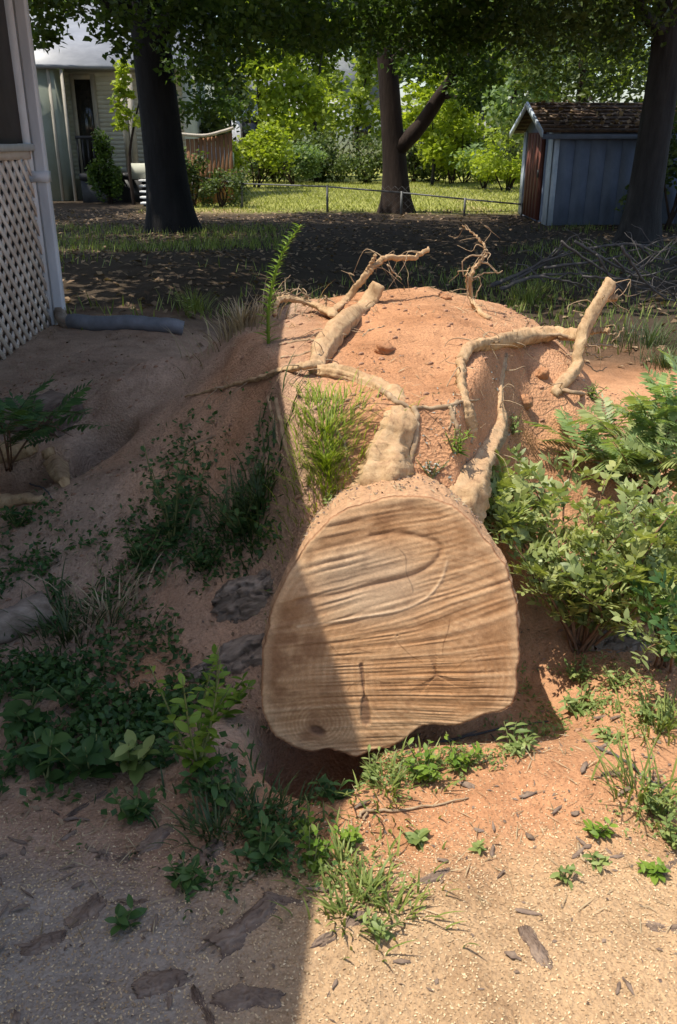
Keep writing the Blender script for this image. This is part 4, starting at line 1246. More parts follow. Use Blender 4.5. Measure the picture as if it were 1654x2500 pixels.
def bark_piece(label, u, v, L, W, ang, curl=.5, seed=0, name="bark_chip", mat='chip', lift=.0, tilt=0.0, th=.012, group=None):
    """a torn, curved slab of bark: ridged outside, ragged ends"""
    p = gp(u, v)
    nu, nv = 56, 26
    a, b = np.meshgrid(np.linspace(-1, 1, nu), np.linspace(-1, 1, nv), indexing='ij')
    edge = 1 + .30 * fbm(a * 2.6 + seed, np.sign(b) * 3.0, seed, 5)
    endr = 1 + .22 * fbm(np.sign(a) * 5, b * 3.4 + seed, 7, 5) - .16 * np.abs(vnoise(np.sign(a) * 9 + seed, b * 7, 3))
    prof = (1 - .35 * np.abs(a) ** 4 + .25 * vnoise(a * 1.7 + seed * 3, 0 * a, 2.0))
    x = a * L / 2 * endr
    y = b * W / 2 * edge * prof + .16 * W * vnoise(a * 1.2 + seed, 0 * a, 5)
    z0 = -curl * W * .5 * b * b + .05 * L * vnoise(a * 1.3, 0 * a, seed)
    bw = b + .25 * vnoise(a * 2.2 + seed, b * 1.5, 4)
    ridge = th * (.25 + .75 * np.abs(fbm(a * 1.1 + seed, bw * 4.5, 3, 3)) + .45 * np.abs(vnoise(a * 2.4 + seed, bw * 11, 1)) + .25 * vnoise(a * 7, b * 9, seed))
    ridge = ridge - .5 * th * (np.abs(vnoise(a * 2.0 + seed, bw * 5, 8)) < .08)
    rimf = np.clip(np.minimum(1 - np.abs(a), 1 - np.abs(b)) * 9, .35, 1)
    top = np.stack([x, y, z0 + ridge * rimf], -1)
    bot = np.stack([x, y, z0 - th * .5 * rimf], -1)
    m = MB()
    i = np.arange(nu - 1)[:, None] * nv
    j = np.arange(nv - 1)[None, :]
    F = np.stack([i + j, i + nv + j, i + nv + j + 1, i + j + 1], -1).reshape(-1, 4)
    q = nu * nv
    ring = np.concatenate([np.arange(nv), np.arange(1, nu) * nv + nv - 1, (nu - 1) * nv + np.arange(nv - 1)[::-1], np.arange(nu - 2, 0, -1) * nv])
    S = np.stack([ring, np.roll(ring, -1), np.roll(ring, -1) + q, ring + q], -1)
    m.add(np.concatenate([top.reshape(-1, 3), bot.reshape(-1, 3)]), [F, F[:, ::-1] + q, S])
    V = m.V[0]
    V[:, 2] += curl * W * .22
    o = link(name, m.mesh(name, True), M[mat], loc=(p.x, p.y, p.z - .003 + lift))
    e = .05
    nrm = Vector((hz(p.x - e, p.y) - hz(p.x + e, p.y), hz(p.x, p.y - e) - hz(p.x, p.y + e), 2 * e)).normalized()
    o.rotation_euler = (nrm.to_track_quat('Z', 'Y').to_matrix() @ Euler((tilt, 0, ang)).to_matrix()).to_euler()
    return tag(o, label, "bark", group)

for k, (label, u, v, L, W, ang, curl, tilt) in enumerate([
    ("long narrow bark chip lying diagonally just right of the shadow's edge", 788, 2152, .155, .05, -.62, .5, .1),
    ("upright-looking dark bark chip alone on the sunlit sawdust", 1247, 2192, .125, .045, 1.45, .35, 0),
    ("flat grey bark chip below the sunlit weeds", 1000, 2034, .125, .034, .02, .4, .15),
    ("bark chip cut off by the right edge of the sunlit sawdust", 1548, 2150, .12, .05, -.8, .4, 0),
    ("dark bark piece farthest left on the shaded sawdust", 100, 2185, .115, .075, 1.2, .6, 0),
    ("grey flat bark piece right of the darkest left piece", 200, 2110, .12, .08, .35, .3, 0),
    ("ridged bark piece low in the shade near the bottom edge", 372, 2275, .13, .085, 1.25, .6, .1),
    ("largest curved bark slab on the shaded sawdust", 562, 2135, .22, .14, .95, .45, .1),
    ("dark bark piece touching the shadow's edge at its right end", 665, 2085, .14, .06, -.35, .5, .2),
    ("thin bark strip with a dark lower edge on shaded sawdust", 290, 2090, .13, .035, .35, .5, .2),
    ("long brown bark piece lying between the shaded weeds", 370, 1935, .17, .07, -.65, .6, .1),
    ("flat bark flake at the upper rim of the shaded sawdust", 262, 1985, .11, .06, -.45, .3, 0),
    ("pale bark slab standing out among the shaded weeds", 492, 1980, .12, .07, -1.0, .3, .1),
    ("broad low bark slab at the bottom edge left of the shadow line", 575, 2315, .16, .09, .8, .5, .1),
    ("dark bark splinter below the largest curved slab", 470, 2330, .12, .035, 1.1, .5, .1),
    ("small grey bark bit beside the grass at the right edge", 1415, 1795, .07, .03, -.1, .4, .2),
    ("bark sliver beneath the sunlit broadleaf weeds at far right", 1545, 2010, .08, .03, .5, .4, .1),
    ("bark piece at the corner of the sawdust under the leafy weeds", 205, 1862, .15, .03, -.06, .5, .3),
    ("curled bark flake in the shaded litter left of the log", 295, 1580, .07, .04, .3, .4, 0),
    ]):
    bark_piece(label, u, v, L * .88, W * .78, ang, curl, k * 1.7 + .4, tilt=tilt, th=.008)
bark_piece("grey bark slab leaning against the log's lower left flank", 545, 1545, .34, .13, 1.02, .4, 31, "bark_slab", 'grey_bark', .02, .35, .03)
bark_piece("soil-dusted grey bark slab beside the log's upper left flank", 580, 1400, .30, .16, .75, .3, 37, "bark_slab", 'grey_bark', .02, .3, .03)
bark_piece("grey bark slab half buried right of the log beneath the bush", 1430, 1490, .22, .12, .2, .5, 43, "bark_slab", 'grey_bark', .0, .1, .03)

def log_piece(label, cat, pts, rad, mat, name, cutmat=None, lift=.6):
    P = []
    for (u, v) in pts:
        g = gp(u, v)
        P.append((g.x, g.y, g.z + rad[0] * lift))
    P = spline(P, 22)
    t = thing(name, label, cat, P[len(P) // 2])
    V, F = tube(P, np.array(rad) if name == 'small_log' else np.array([rad[0], rad[0], rad[1], rad[1] * .9, rad[1] * .5]), 18, .30, 16, .006, len(label), .3)
    link("bark", MB().add(V, F[:1]).mesh("bark", True), M[mat], t)
    for e, f in ((0, F[1]), (1, F[2])):
        link("cut_end", MB().add(V[np.asarray(f).ravel()], [np.arange(18)[None, :]]).mesh("cut_end"), M[cutmat or 'clod'], t)
    return t
log_piece("grey weathered log running out of the left edge below the grass", "log", [(-60, 1500), (30, 1462), (112, 1428)], [.055, .05], 'grey_bark', "small_log")
log_piece("thick dark bark-covered log at the rim of the dark hole", "log", [(20, 985), (90, 975), (165, 985)], [.09, .105], 'chip', "small_log", 'chip', lift=.35)
log_piece("orange-brown broken root stub pointing into the dark hole", "root", [(112, 1052), (130, 1085), (150, 1128)], [.035, .042], 'root', "broken_root", 'root')
log_piece("reddish broken root lying at the left edge under big leaves", "root", [(-40, 1058), (30, 1062), (90, 1052)], [.055, .045], 'root', "broken_root", 'root')
log_piece("pale straight root end at the left edge below the hole", "root", [(-60, 1176), (30, 1170), (96, 1166)], [.035, .03], 'root', "broken_root", 'root')

def twig(label, pts, rad, mat='rootlet', lift=1.0, name="twig", cat="stick", group=None):
    P = []
    for (u, v) in pts:
        g = gp(u, v)
        P.append((g.x, g.y, g.z + rad * lift))
    V, F = tube(spline(P, 26), [rad, rad * .8, rad * .4], 7, .2, 40, .003, len(label))
    tag(link(name, MB().add(V, F).mesh(name, True), M[mat]), label, cat, group)
twig("thin brown stick on the clay just below the log's pit", [(830, 1895), (850, 1882), (920, 1880), (1000, 1868), (1085, 1850)], .005)
twig("forked short twig beside the pit at the shadow's edge", [(842, 1902), (850, 1880), (838, 1862)], .004)
twig("long stick along the log's lower edge above the weeds", [(940, 1745), (1060, 1712), (1160, 1690), (1270, 1672)], .005, 'twig_grey')
twig("arched twig right of the clay patch near the right edge", [(1335, 1955), (1345, 1985), (1365, 2003), (1390, 1990)], .004)
twig("grey stick reaching from the right edge to the clay patch", [(1380, 1735), (1440, 1760), (1490, 1800), (1540, 1830)], .005, 'twig_grey')
twig("pale arched root loop inside the dark hole at left", [(70, 1128), (100, 1132), (118, 1150), (120, 1165)], .004, 'twig_grey')
twig("dry stick in the shaded litter left of the trunk", [(240, 1620), (310, 1640), (380, 1600)], .004)
twig("dark stick poking up at the bottom of the shaded weeds", [(560, 2050), (600, 2020), (640, 2030)], .004)

# dead branches heaped at the right, each a part of the pile
def brush():
    p = gp(1420, 650)
    t = thing("brush_pile", "heap of dead grey branches in the shade right of the mound", "brush pile", (p.x, p.y, p.z))
    r = np.random.default_rng(21)
    segs = [((1140, 660), (1190, 640), (1300, 582), 9.2, .035), ((1160, 670), (1240, 640), (1370, 632), 9.0, .03), ((1180, 655), (1260, 610), (1330, 575), 9.4, .022), ((1260, 620), (1400, 600), (1568, 545), 9.3, .02),
            ((1330, 560), (1440, 620), (1568, 660), 9.0, .022), ((1300, 560), (1420, 640), (1560, 690), 8.7, .018), ((1390, 700), (1470, 630), (1568, 560), 8.8, .018), ((1420, 600), (1480, 640), (1580, 610), 8.6, .015),
            ((1440, 570), (1500, 660), (1600, 720), 8.4, .018), ((1350, 640), (1460, 650), (1590, 690), 8.5, .016), ((1380, 590), (1430, 660), (1500, 720), 8.4, .014), ((1250, 640), (1330, 655), (1420, 690), 8.8, .014),
            ((1470, 560), (1520, 600), (1590, 590), 9.5, .018), ((1360, 575), (1470, 565), (1590, 580), 9.6, .02)]
    for a, b, c, y, rad in segs:
        P = [at(*q, y + .25 * k) for k, q in enumerate((a, b, c))]
        V, F = tube(spline(P, 16), [rad * .8, rad * .6, rad * .2], 7, .15, 9, .012, rad * 900)
        br = link("branch", MB().add(V, F).mesh("branch", True), M['twig_grey'], t)
        for _ in range(3):
            q = Vector(P[0]).lerp(Vector(P[2]), r.uniform(.35, .9))
            e = q + Vector((r.uniform(-.5, .6), r.uniform(-.3, .3), r.uniform(.05, .35)))
            V, F = tube(spline([q, q.lerp(e, .5) + Vector((0, 0, .05)), e], 8), [rad * .4, rad * .12], 5, .1, 9, .02, 3)
            link("side_twig", MB().add(V, F).mesh("side_twig", True), M['twig_grey'], br)
brush()

# ------------------------------------------------------------------ plants
LM = {}
def lm(key, L, W, mat, **kw):
    if key not in LM:
        LM[key] = leaf_mesh("leaf", L, W, M[mat], **kw)
    return LM[key]

def pinnate_mesh(L, pairs, ll, lw, mat, stemmat, seed):
    """one compound leaf: a midrib with paired leaflets, along +Y"""
    r = np.random.default_rng(seed)
    m = MB()
    bend = r.uniform(.15, .4)
    f = lambda t: np.array([.02 * L * math.sin(3 * t + seed), L * t * (1 - .12 * t), L * (.16 * t - bend * t * t)])
    V, F = tube([f(t) for t in np.linspace(0, 1, 7)], [.0016, .0007], 4)
    m.add(V, F[:1])
    nl = len(F[0])
    cnt = [nl]
    oval = lw / ll > .4
    for k in range(pairs):
        t = .16 + .80 * k / (pairs - 1)
        s = (.75 + .5 * math.sin(math.pi * (k + .5) / pairs))
        for sg in (-1, 1):
            if oval and r.random() < .12:
                continue
            o = f(min(1, t + (.05 * sg if oval else 0)))
            l, w = ll * s * r.uniform(.85, 1.1), lw * s
            d = np.array([sg * .9, .50, -.10 - r.uniform(0, .25)])
            if oval:
                l, w = ll * r.uniform(.65, 1.25), lw * r.uniform(.75, 1.2)
                d = np.array([sg * r.uniform(.5, 1), r.uniform(.2, .9), r.uniform(-.5, .8)])
            d /= np.linalg.norm(d)
            sd = np.cross(d, [0, 0, 1])
            sd /= np.linalg.norm(sd)
            nn = np.cross(sd, d)
            P = [o, o + d * l * .35 - sd * w * .5 + nn * .12 * w, o + d * l * .72 - sd * w * .36 + nn * .08 * w, o + d * l, o + d * l * .72 + sd * w * .36 + nn * .08 * w, o + d * l * .35 + sd * w * .5 + nn * .12 * w]
            m.add(P, [[[0, 1, 5], [2, 3, 4]], [[1, 2, 4, 5]]])
    o = f(1)
    P = [o, o + [-lw * .4, ll * .4, 0], o + [0, ll * .9, -.1 * ll], o + [lw * .4, ll * .4, 0]]
    m.add(P, [[[0, 1, 2, 3]]])
    me = m.mesh("leaf", False)
    me.materials.append(M[mat])
    return me

PIN = {}
def pin(mat, kind):
    key = (mat, kind)
    if key not in PIN:
        L, pairs, ll, lw = {'big': (.19, 8, .055, .017), 'mid': (.115, 6, .033, .0155), 'long': (.19, 10, .044, .013)}[kind]
        PIN[key] = [pinnate_mesh(L, pairs, ll, lw, mat, 'stem', s) for s in range(4)]
    return PIN[key]

def compound_shrub(name, label, base, tips, mats, kind, per, seed, stem_r=.006, group=None, cat="shrub"):
    """stems from the base to the tips with compound leaves along their outer two thirds"""
    r = np.random.default_rng(seed)
    b = Vector(base)
    t = thing(name, label, cat, b, group)
    for q, tip in enumerate(tips):
        tip = Vector(tip)
        mid = b.lerp(tip, .5) + Vector((r.uniform(-.06, .06), r.uniform(-.06, .06), .10 * (tip - b).length))
        P = spline([b + Vector((r.uniform(-.03, .03), r.uniform(-.03, .03), -.03)), mid, tip], 20)
        V, F = tube(P, [stem_r, stem_r * .7, stem_r * .3], 6)
        link("stem", MB().add(V, F).mesh("stem", True), M['stem_red'], t)
        mat = mats[q % len(mats)]
        for k in range(per):
            f = .22 + .78 * (k + r.random() * .6) / per
            i = min(int(f * 19), 18)
            p = Vector(P[i])
            d = Vector(P[i + 1]) - p
            d.normalize()
            a = k * 2.4 + r.uniform(-.5, .5)
            side = Vector((math.cos(a), math.sin(a), r.uniform(.0, .9)))
            dr = (side + d * .5).normalized()
            o = link("leaf", pin(mat, kind)[int(r.integers(4))], None, t)
            o.matrix_parent_inverse = Matrix.Translation(b).inverted()
            o.location = p
            aim(o, dr, r.uniform(-.5, .5), r.uniform(.8, 1.35))
    return t

# big bush right of the log: stems aimed at the points of its outline
bb = gp(1350, 1500)
def tips_at(lst):
    return [at(u, v, y) for (u, v, y) in lst]
compound_shrub("leafy_bush", "big sunlit bush of feathery leaves right of the cut face", bb,
    tips_at([(1130, 1110, 2.75), (1180, 1180, 2.62), (1200, 1060, 2.9), (1190, 1260, 2.5), (1230, 1320, 2.45), (1260, 1120, 2.75), (1280, 1210, 2.6), (1300, 1320, 2.42), (1330, 1050, 2.9), (1360, 1180, 2.6), (1370, 1280, 2.45), (1400, 1110, 2.7), (1420, 1350, 2.38), (1440, 1230, 2.5), (1470, 1310, 2.4), (1480, 1160, 2.6), (1520, 1240, 2.5), (1540, 1340, 2.4), (1560, 1180, 2.55), (1250, 1370, 2.40), (1340, 1370, 2.36), (1160, 1130, 2.9), (1500, 1380, 2.40)]),
    ['bush', 'bush_y', 'bush', 'bush', 'bush_y'], 'mid', 13, 61)
bl = gp(1500, 1180)
compound_shrub("sumac_sapling", "blue-green sapling with long feathery leaves above the big bush", bl,
    tips_at([(1300, 1010, 3.25), (1390, 975, 3.2), (1350, 1060, 3.1), (1440, 1050, 3.0), (1500, 960, 3.1), (1545, 905, 3.1), (1568, 970, 3.0), (1520, 1060, 2.9), (1590, 1040, 2.9), (1600, 880, 3.1)]),
    ['bush_blue', 'bush', 'bush_blue'], 'long', 13, 62, .006, None, "sapling")
compound_shrub("leafy_bush", "sunlit bush at the right edge behind the big one, below the sapling", gp(1540, 1420),
    tips_at([(1450, 1150, 2.75), (1480, 1230, 2.6), (1510, 1180, 2.65), (1540, 1260, 2.5), (1570, 1160, 2.7), (1590, 1240, 2.55), (1610, 1330, 2.4), (1560, 1340, 2.4), (1500, 1320, 2.45), (1470, 1390, 2.35), (1540, 1400, 2.3), (1430, 1290, 2.5)]),
    ['bush', 'bush_blue', 'bush', 'bush_y'], 'mid', 16, 66)
compound_shrub("leafy_bush", "yellowish low bush pressed against the log's upper right flank", gp(1130, 1230),
    tips_at([(1080, 1090, 2.85), (1120, 1170, 2.65), (1150, 1230, 2.55), (1110, 1130, 2.8), (1170, 1100, 2.85), (1190, 1200, 2.6), (1200, 1140, 2.75)]),
    ['bush_y', 'bush'], 'mid', 13, 63, .005)
compound_shrub("leafy_bush", "shaded dark bush at the right edge under the big bush", gp(1540, 1540),
    tips_at([(1480, 1440, 2.2), (1530, 1400, 2.25), (1570, 1460, 2.15), (1600, 1400, 2.2), (1500, 1500, 2.1), (1590, 1520, 2.05)]),
    ['bush', 'weed_dark'], 'mid', 8, 64, .005)
compound_shrub("fern_like_plant", "plant with long drooping feathery leaves at the left edge over the hole", gp(20, 1075),
    tips_at([(40, 985, 3.05), (95, 975, 3.1), (140, 985, 3.1), (10, 1010, 3.0), (-30, 980, 3.0), (170, 1010, 3.05)]),
    ['weed_dark'], 'long', 6, 65, .004, None, "plant")

def weed(label, u, v, h, n, leaf, name="weed", cat="weed", stems=1, spread=.35, seed=0, group=None, lo=.15, rosette=False, mat='stem', size=1.0, lean=(0, 0), tilt=(.1, .7)):
    r = np.random.default_rng(seed + int(u) * 7 + int(v))
    p = gp(u, v)
    t = thing(name, label, cat, p, group)
    per = max(1, n // stems)
    for s in range(stems):
        a0 = r.uniform(0, 6.28)
        q = 0 if stems == 1 else spread
        tip = p + Vector((math.cos(a0) * q * h * r.uniform(.3, 1.2) + lean[0], math.sin(a0) * q * h * r.uniform(.3, 1.2) + lean[1], h * r.uniform(.7, 1.05)))
        b = p + Vector((r.uniform(-.1, .1) * spread * h, r.uniform(-.1, .1) * spread * h, -.01))
        if rosette:
            tip = p + Vector((0, 0, .012))
        P = spline([b, b.lerp(tip, .5) + Vector((r.uniform(-.04, .04) * h, r.uniform(-.04, .04) * h, .03 * h)), tip], 14)
        if not rosette:
            V, F = tube(P, [.003 + .004 * h, .001 + .001 * h], 5)
            link("stem", MB().add(V, F).mesh("stem", True), M[mat], t)
        for k in range(per):
            f = lo + (1 - lo) * (k + r.random() * .5) / per
            i = min(int(f * 13), 12)
            q_ = Vector(P[i])
            a = k * 2.4 + r.uniform(-.4, .4)
            d = Vector((math.cos(a), math.sin(a), r.uniform(*tilt)))
            o = link("leaf", leaf, None, t)
            o.matrix_parent_inverse = Matrix.Translation(p).inverted()
            o.location = q_
            aim(o, d, r.uniform(-.6, .6), size * r.uniform(.65, 1.2) * (1.15 - .5 * f))
    return t

Lw = lm('w', .045, .017, 'weed')
Lwb = lm('wb', .05, .022, 'weed_bright')
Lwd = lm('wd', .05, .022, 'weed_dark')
Lbroad = lm('br', .085, .048, 'weed_dark', bend=.3)
Lbroadb = lm('brb', .075, .04, 'weed', bend=.35)
Lnarrow = lm('nar', .055, .009, 'weed_bright', bend=.3)
Lsmall = lm('sm', .022, .011, 'weed_grey')
Ldrop = lm('dr', .065, .020, 'weed', bend=.6)
# tall spike on the left shoulder of the mound
pt = gp(622, 795)
def spike():
    r = np.random.default_rng(5)
    t = thing("horseweed", "tall leafy green spike leaning right on the mound's left shoulder", "weed", pt)
    P = spline([pt - Vector((0, 0, .03)), at(622, 720, pt.y), at(636, 640, pt.y), at(660, 575, pt.y), at(698, 520, pt.y)], 60)
    V, F = tube(P, [.008, .006, .003], 6)
    link("stem", MB().add(V, F).mesh("stem", True), M['weed_bright'], t)
    for k in range(150):
        f = .06 + .94 * k / 150
        p = Vector(P[min(int(f * 59), 59)])
        a = k * 2.4
        o = link("leaf", Lnarrow, None, t)
        o.matrix_parent_inverse = Matrix.Translation(pt).inverted()
        o.location = p
        aim(o, (math.cos(a), math.sin(a), .55), r.uniform(-.5, .5), r.uniform(.7, 1.1) * (1.1 - .45 * f))
spike()

# sunlit weeds in front of the cut face and at the right
for (label, u, v, h, n, lf, st, sp, ros) in [
    ("leafy weed below the notch in the cut face, leftmost of the sunlit row", 860, 1800, .07, 30, Lw, 4, .9, False),
    ("bright green weed right of the leftmost one below the cut face", 985, 1805, .10, 44, Lwb, 5, .8, False),
    ("low weed beneath the log's lower edge in the middle of the row", 1060, 1775, .09, 40, Lwb, 5, .8, False),
    ("drooping long-leaved weed at the log's lower right corner", 1190, 1735, .08, 36, Ldrop, 4, .9, False),
    ("pale wilted long-leaved plant on the clay right of the log", 1340, 1650, .09, 44, Ldrop, 5, 1.0, False),
    ("grassy weed at the right edge beyond the wilted plant", 1510, 1665, .08, 40, Ldrop, 5, .9, False),
    ("wilted sprig hanging over the clay rim below the long-leaved plant", 1410, 1710, .05, 18, Ldrop, 3, 1.0, False),
    ("weed patch at the right edge beside the grey sticks", 1520, 1880, .12, 60, Lw, 7, .7, False),
    ("weed at the right edge just below the weed patch", 1555, 1950, .09, 36, Lw, 4, .7, False),
    ("small bright rosette with a yellow leaf on the clay", 1382, 1935, .05, 20, Lwb, 3, .8, False),
    ("flat weed with broad leaves near the sunlit grass", 970, 1950, .03, 12, Lbroadb, 1, .5, True),
    ("tiny seedling on the orange clay patch", 1110, 1972, .03, 8, Lw, 1, .5, False),
    ("tiny seedling alone on the sawdust right of centre", 1305, 2040, .05, 12, Lw, 2, .5, False),
    ("flat weed between seedling and right edge", 1510, 2025, .04, 16, Lwb, 2, .8, False),
    ("low weed left of the flat right-hand weed", 1385, 2000, .03, 12, Lw, 2, .8, False),
    ("bright weed catching the sun at the shadow's edge below the pit", 722, 2010, .11, 32, Lwb, 4, .5, False),
    ("upper bright sprig at the shadow's edge beside the pit", 712, 1930, .09, 18, Lwb, 3, .4, False),
    ("leafy weed at the sunny rim right of the pit", 815, 1950, .08, 22, Lwb, 3, .6, False),
    ("weed with dark shadow below the sunlit grass tufts", 880, 2165, .07, 20, Lw, 3, .6, False),
    ("small plant beside the upper left rim of the cut", 770, 1185, .07, 22, Lw, 3, .6, False),
    ("grey-leaved little weed between the trunk's two ridge roots", 1000, 1105, .06, 40, Lsmall, 6, .9, False),
    ("green sprig between the ridge roots above the grey weed", 1055, 1045, .09, 40, Lnarrow, 5, .5, False),
    ("small weed at the foot of the right-hand root's dark crease", 1185, 1000, .08, 22, Lw, 4, .7, False),
    ("weed on the flat clay below the big right root", 1370, 925, .08, 26, Lw, 4, .9, False),
    ("low weeds under the bush by the log's right side", 1330, 1575, .08, 44, Lw, 6, .9, False),
    ("sunlit weed right of the low weeds under the bush", 1430, 1590, .07, 36, Lw, 5, .9, False),
    ]:
    weed(label, u, v, h * .9, int(n * 1.5), lf, stems=int(st * 1.5), spread=sp, rosette=ros, lo=.1, size=.72, tilt=(-.2, .8))
# shaded weeds at the left
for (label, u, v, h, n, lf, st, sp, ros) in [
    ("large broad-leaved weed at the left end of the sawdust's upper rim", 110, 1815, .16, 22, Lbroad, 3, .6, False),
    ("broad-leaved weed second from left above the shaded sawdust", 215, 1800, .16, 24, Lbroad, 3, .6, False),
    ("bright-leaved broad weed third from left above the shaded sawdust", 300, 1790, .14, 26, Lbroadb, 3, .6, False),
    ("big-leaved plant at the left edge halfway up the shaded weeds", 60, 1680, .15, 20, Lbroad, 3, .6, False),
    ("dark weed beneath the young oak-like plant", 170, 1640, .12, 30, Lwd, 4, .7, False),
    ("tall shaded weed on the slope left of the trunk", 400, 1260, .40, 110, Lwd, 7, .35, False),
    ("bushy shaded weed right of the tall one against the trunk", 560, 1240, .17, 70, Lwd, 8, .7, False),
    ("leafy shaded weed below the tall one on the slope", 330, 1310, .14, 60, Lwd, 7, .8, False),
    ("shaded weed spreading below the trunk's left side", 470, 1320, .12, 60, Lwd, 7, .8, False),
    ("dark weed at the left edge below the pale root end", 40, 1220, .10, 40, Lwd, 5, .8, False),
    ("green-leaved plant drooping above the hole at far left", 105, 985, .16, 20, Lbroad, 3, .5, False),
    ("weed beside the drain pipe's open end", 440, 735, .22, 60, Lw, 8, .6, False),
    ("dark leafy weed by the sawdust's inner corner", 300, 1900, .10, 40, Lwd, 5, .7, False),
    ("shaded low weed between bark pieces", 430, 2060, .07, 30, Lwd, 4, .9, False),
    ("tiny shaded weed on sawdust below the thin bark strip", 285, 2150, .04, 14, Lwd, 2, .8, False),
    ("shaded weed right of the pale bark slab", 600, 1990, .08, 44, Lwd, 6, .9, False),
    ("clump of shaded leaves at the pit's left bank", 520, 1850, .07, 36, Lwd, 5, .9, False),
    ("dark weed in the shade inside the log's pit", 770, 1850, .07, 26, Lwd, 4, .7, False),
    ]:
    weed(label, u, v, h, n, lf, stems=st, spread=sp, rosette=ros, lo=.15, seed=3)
weed("bright upright green plant standing left of the cut face", 455, 1790, .36, 130, Lwb, "goldenrod", "plant", 6, .30, 11, lo=.12)
weed("bright side shoot reaching from the upright plant to the cut face", 510, 1660, .15, 36, Lwb, "goldenrod", "plant", 2, .25, 13, lean=(.10, .03))

# grass tufts
def tuft(label, u, v, n, h, spread, mat, seed, name="grass_tuft", w=.003, lean=.7, group=None):
    r = np.random.default_rng(seed)
    p = gp(u, v)
    m = MB()
    for k in range(n):
        a, q = r.uniform(0, 6.28), abs(r.normal()) * spread * .5
        bx, by = p.x + math.cos(a) * q, p.y + math.sin(a) * q
        bz = hz(bx, by) - .005
        l = h * r.uniform(.5, 1.15)
        da = a + r.normal() * .6
        d = np.array([math.cos(da), math.sin(da), 0]) * l * lean * r.uniform(.3, 1.2)
        t = np.linspace(0, 1, 5)[:, None]
        P = np.array([bx, by, bz]) + d * t ** 1.6 + np.array([0, 0, l * .85]) * (t - .35 * t * t * lean)
        sd = np.cross(d, [0, 0, 1.])
        sd = sd / (np.linalg.norm(sd) + 1e-9)
        ww = w * np.array([1, 1, .85, .55, .05])[:, None]
        V = np.vstack([P - sd * ww, P + sd * ww])
        i = np.arange(4)[:, None]
        m.add(V, [i + np.array([0, 1, 6, 5])])
    t = thing(name, label, "grass", p, group)
    link("blades", m.mesh("blades"), M[mat], t, kind="stuff")
    return t
tuft("lime green grass clump growing on the sunlit trunk left of its ridge", 755, 1075, 800, .105, .20, 'grass_y', 71, w=.0018, lean=.85)
tuft("upper wisps of the lime grass clump below the horizontal root", 755, 1000, 260, .09, .14, 'grass_y', 72, w=.0018, lean=.8)
for k, (label, u, v, n, h, s, mt) in enumerate([
    ("sunlit grass tuft nearest the pit at the shadow's edge", 790, 2000, 90, .075, .14, 'grass'),
    ("wide sunlit grass tuft over the sawdust's upper edge", 850, 2070, 110, .085, .17, 'grass'),
    ("spiky sunlit grass tuft lowest beside the diagonal bark chip", 800, 2120, 50, .085, .10, 'grass'),
    ("thin sunlit tuft right of the wide one", 910, 2110, 40, .075, .12, 'grass'),
    ("long-bladed tuft at the right edge beside the weeds", 1480, 1850, 50, .22, .10, 'grass'),
    ("fine grass right of the pit under the leafy weeds", 900, 1830, 90, .10, .2, 'grass'),
    ("grass tuft at the right edge beyond the wilted plant's leaves", 1530, 1690, 80, .14, .15, 'grass'),
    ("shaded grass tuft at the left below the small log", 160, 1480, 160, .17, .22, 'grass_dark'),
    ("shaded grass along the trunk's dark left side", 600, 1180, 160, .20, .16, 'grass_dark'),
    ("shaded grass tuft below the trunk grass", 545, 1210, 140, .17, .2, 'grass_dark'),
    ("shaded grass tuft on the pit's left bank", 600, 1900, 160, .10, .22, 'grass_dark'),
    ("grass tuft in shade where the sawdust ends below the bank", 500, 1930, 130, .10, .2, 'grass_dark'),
    ("dry grass wisps on the crest beside the tall green spike", 560, 760, 200, .22, .3, 'straw'),
    ("grass tuft at the lit right ground beyond the mound", 1540, 850, 160, .22, .3, 'grass_dark'),
    ("green grass tuft in the shade behind the mound's right shoulder", 1225, 700, 160, .35, .3, 'grass'),
    ("taller shaded grass right of the cut-off big root", 1500, 800, 200, .35, .5, 'grass_dark'),
    ("pale grass sprouting by the drain pipe's open end", 450, 720, 130, .28, .25, 'grass'),
    ("dead straw bent over the shaded litter left of the log", 260, 1430, 120, .18, .25, 'straw'),
    ]):
    tuft(label, u, v, n, h, s, mt, 80 + k)

# ------------------------------------------------------------------ uncountable litter
def scatter(n, x0, x1, y0, y1, seed):
    r = np.random.default_rng(seed)
    return r, r.uniform(x0, x1, n), r.uniform(y0, y1, n)

def flat_leaves(x, y, z, L, W, r, tilt=.35):
    n = len(x)
    C = np.stack([x, y, z], -1)
    a = r.uniform(0, 6.28, n)
    d = np.stack([np.cos(a), np.sin(a), r.normal(size=n) * tilt], -1)
    d /= np.linalg.norm(d, axis=1)[:, None]
    up = np.stack([r.normal(size=n) * tilt, r.normal(size=n) * tilt, np.ones(n)], -1)
    s = np.cross(d, up)
    s /= np.linalg.norm(s, axis=1)[:, None]
    L = (np.broadcast_to(L, n) * r.uniform(.6, 1.3, n))[:, None]
    W = (np.broadcast_to(W, n) * r.uniform(.6, 1.3, n))[:, None]
    nn = np.cross(s, d)
    V = np.stack([C - d * L / 2, C + s * W / 2 + nn * W * .15, C + d * L / 2, C - s * W / 2 + nn * W * .15], 1).reshape(-1, 3)
    b = np.arange(n)[:, None] * 4
    return V, [np.vstack([b + [0, 1, 2], b + [0, 2, 3]])]

# sawdust and shavings thrown from the cut
r, x, y = scatter(60000, -1.3, 1.3, .85, 2.3, 11)
keep = r.random(len(x)) < sm(1.75 + .2 * fbm(x * 2, y * 2, 1, 3) - y, -.15, .3) * .9 + .06
x, y = x[keep], y[keep]
V, F = flat_leaves(x, y, H(x, y) + .002, .0065, .0038, r, .5)
link("sawdust", MB().add(V, F).mesh("sawdust"), M['sawdust'], kind="stuff")
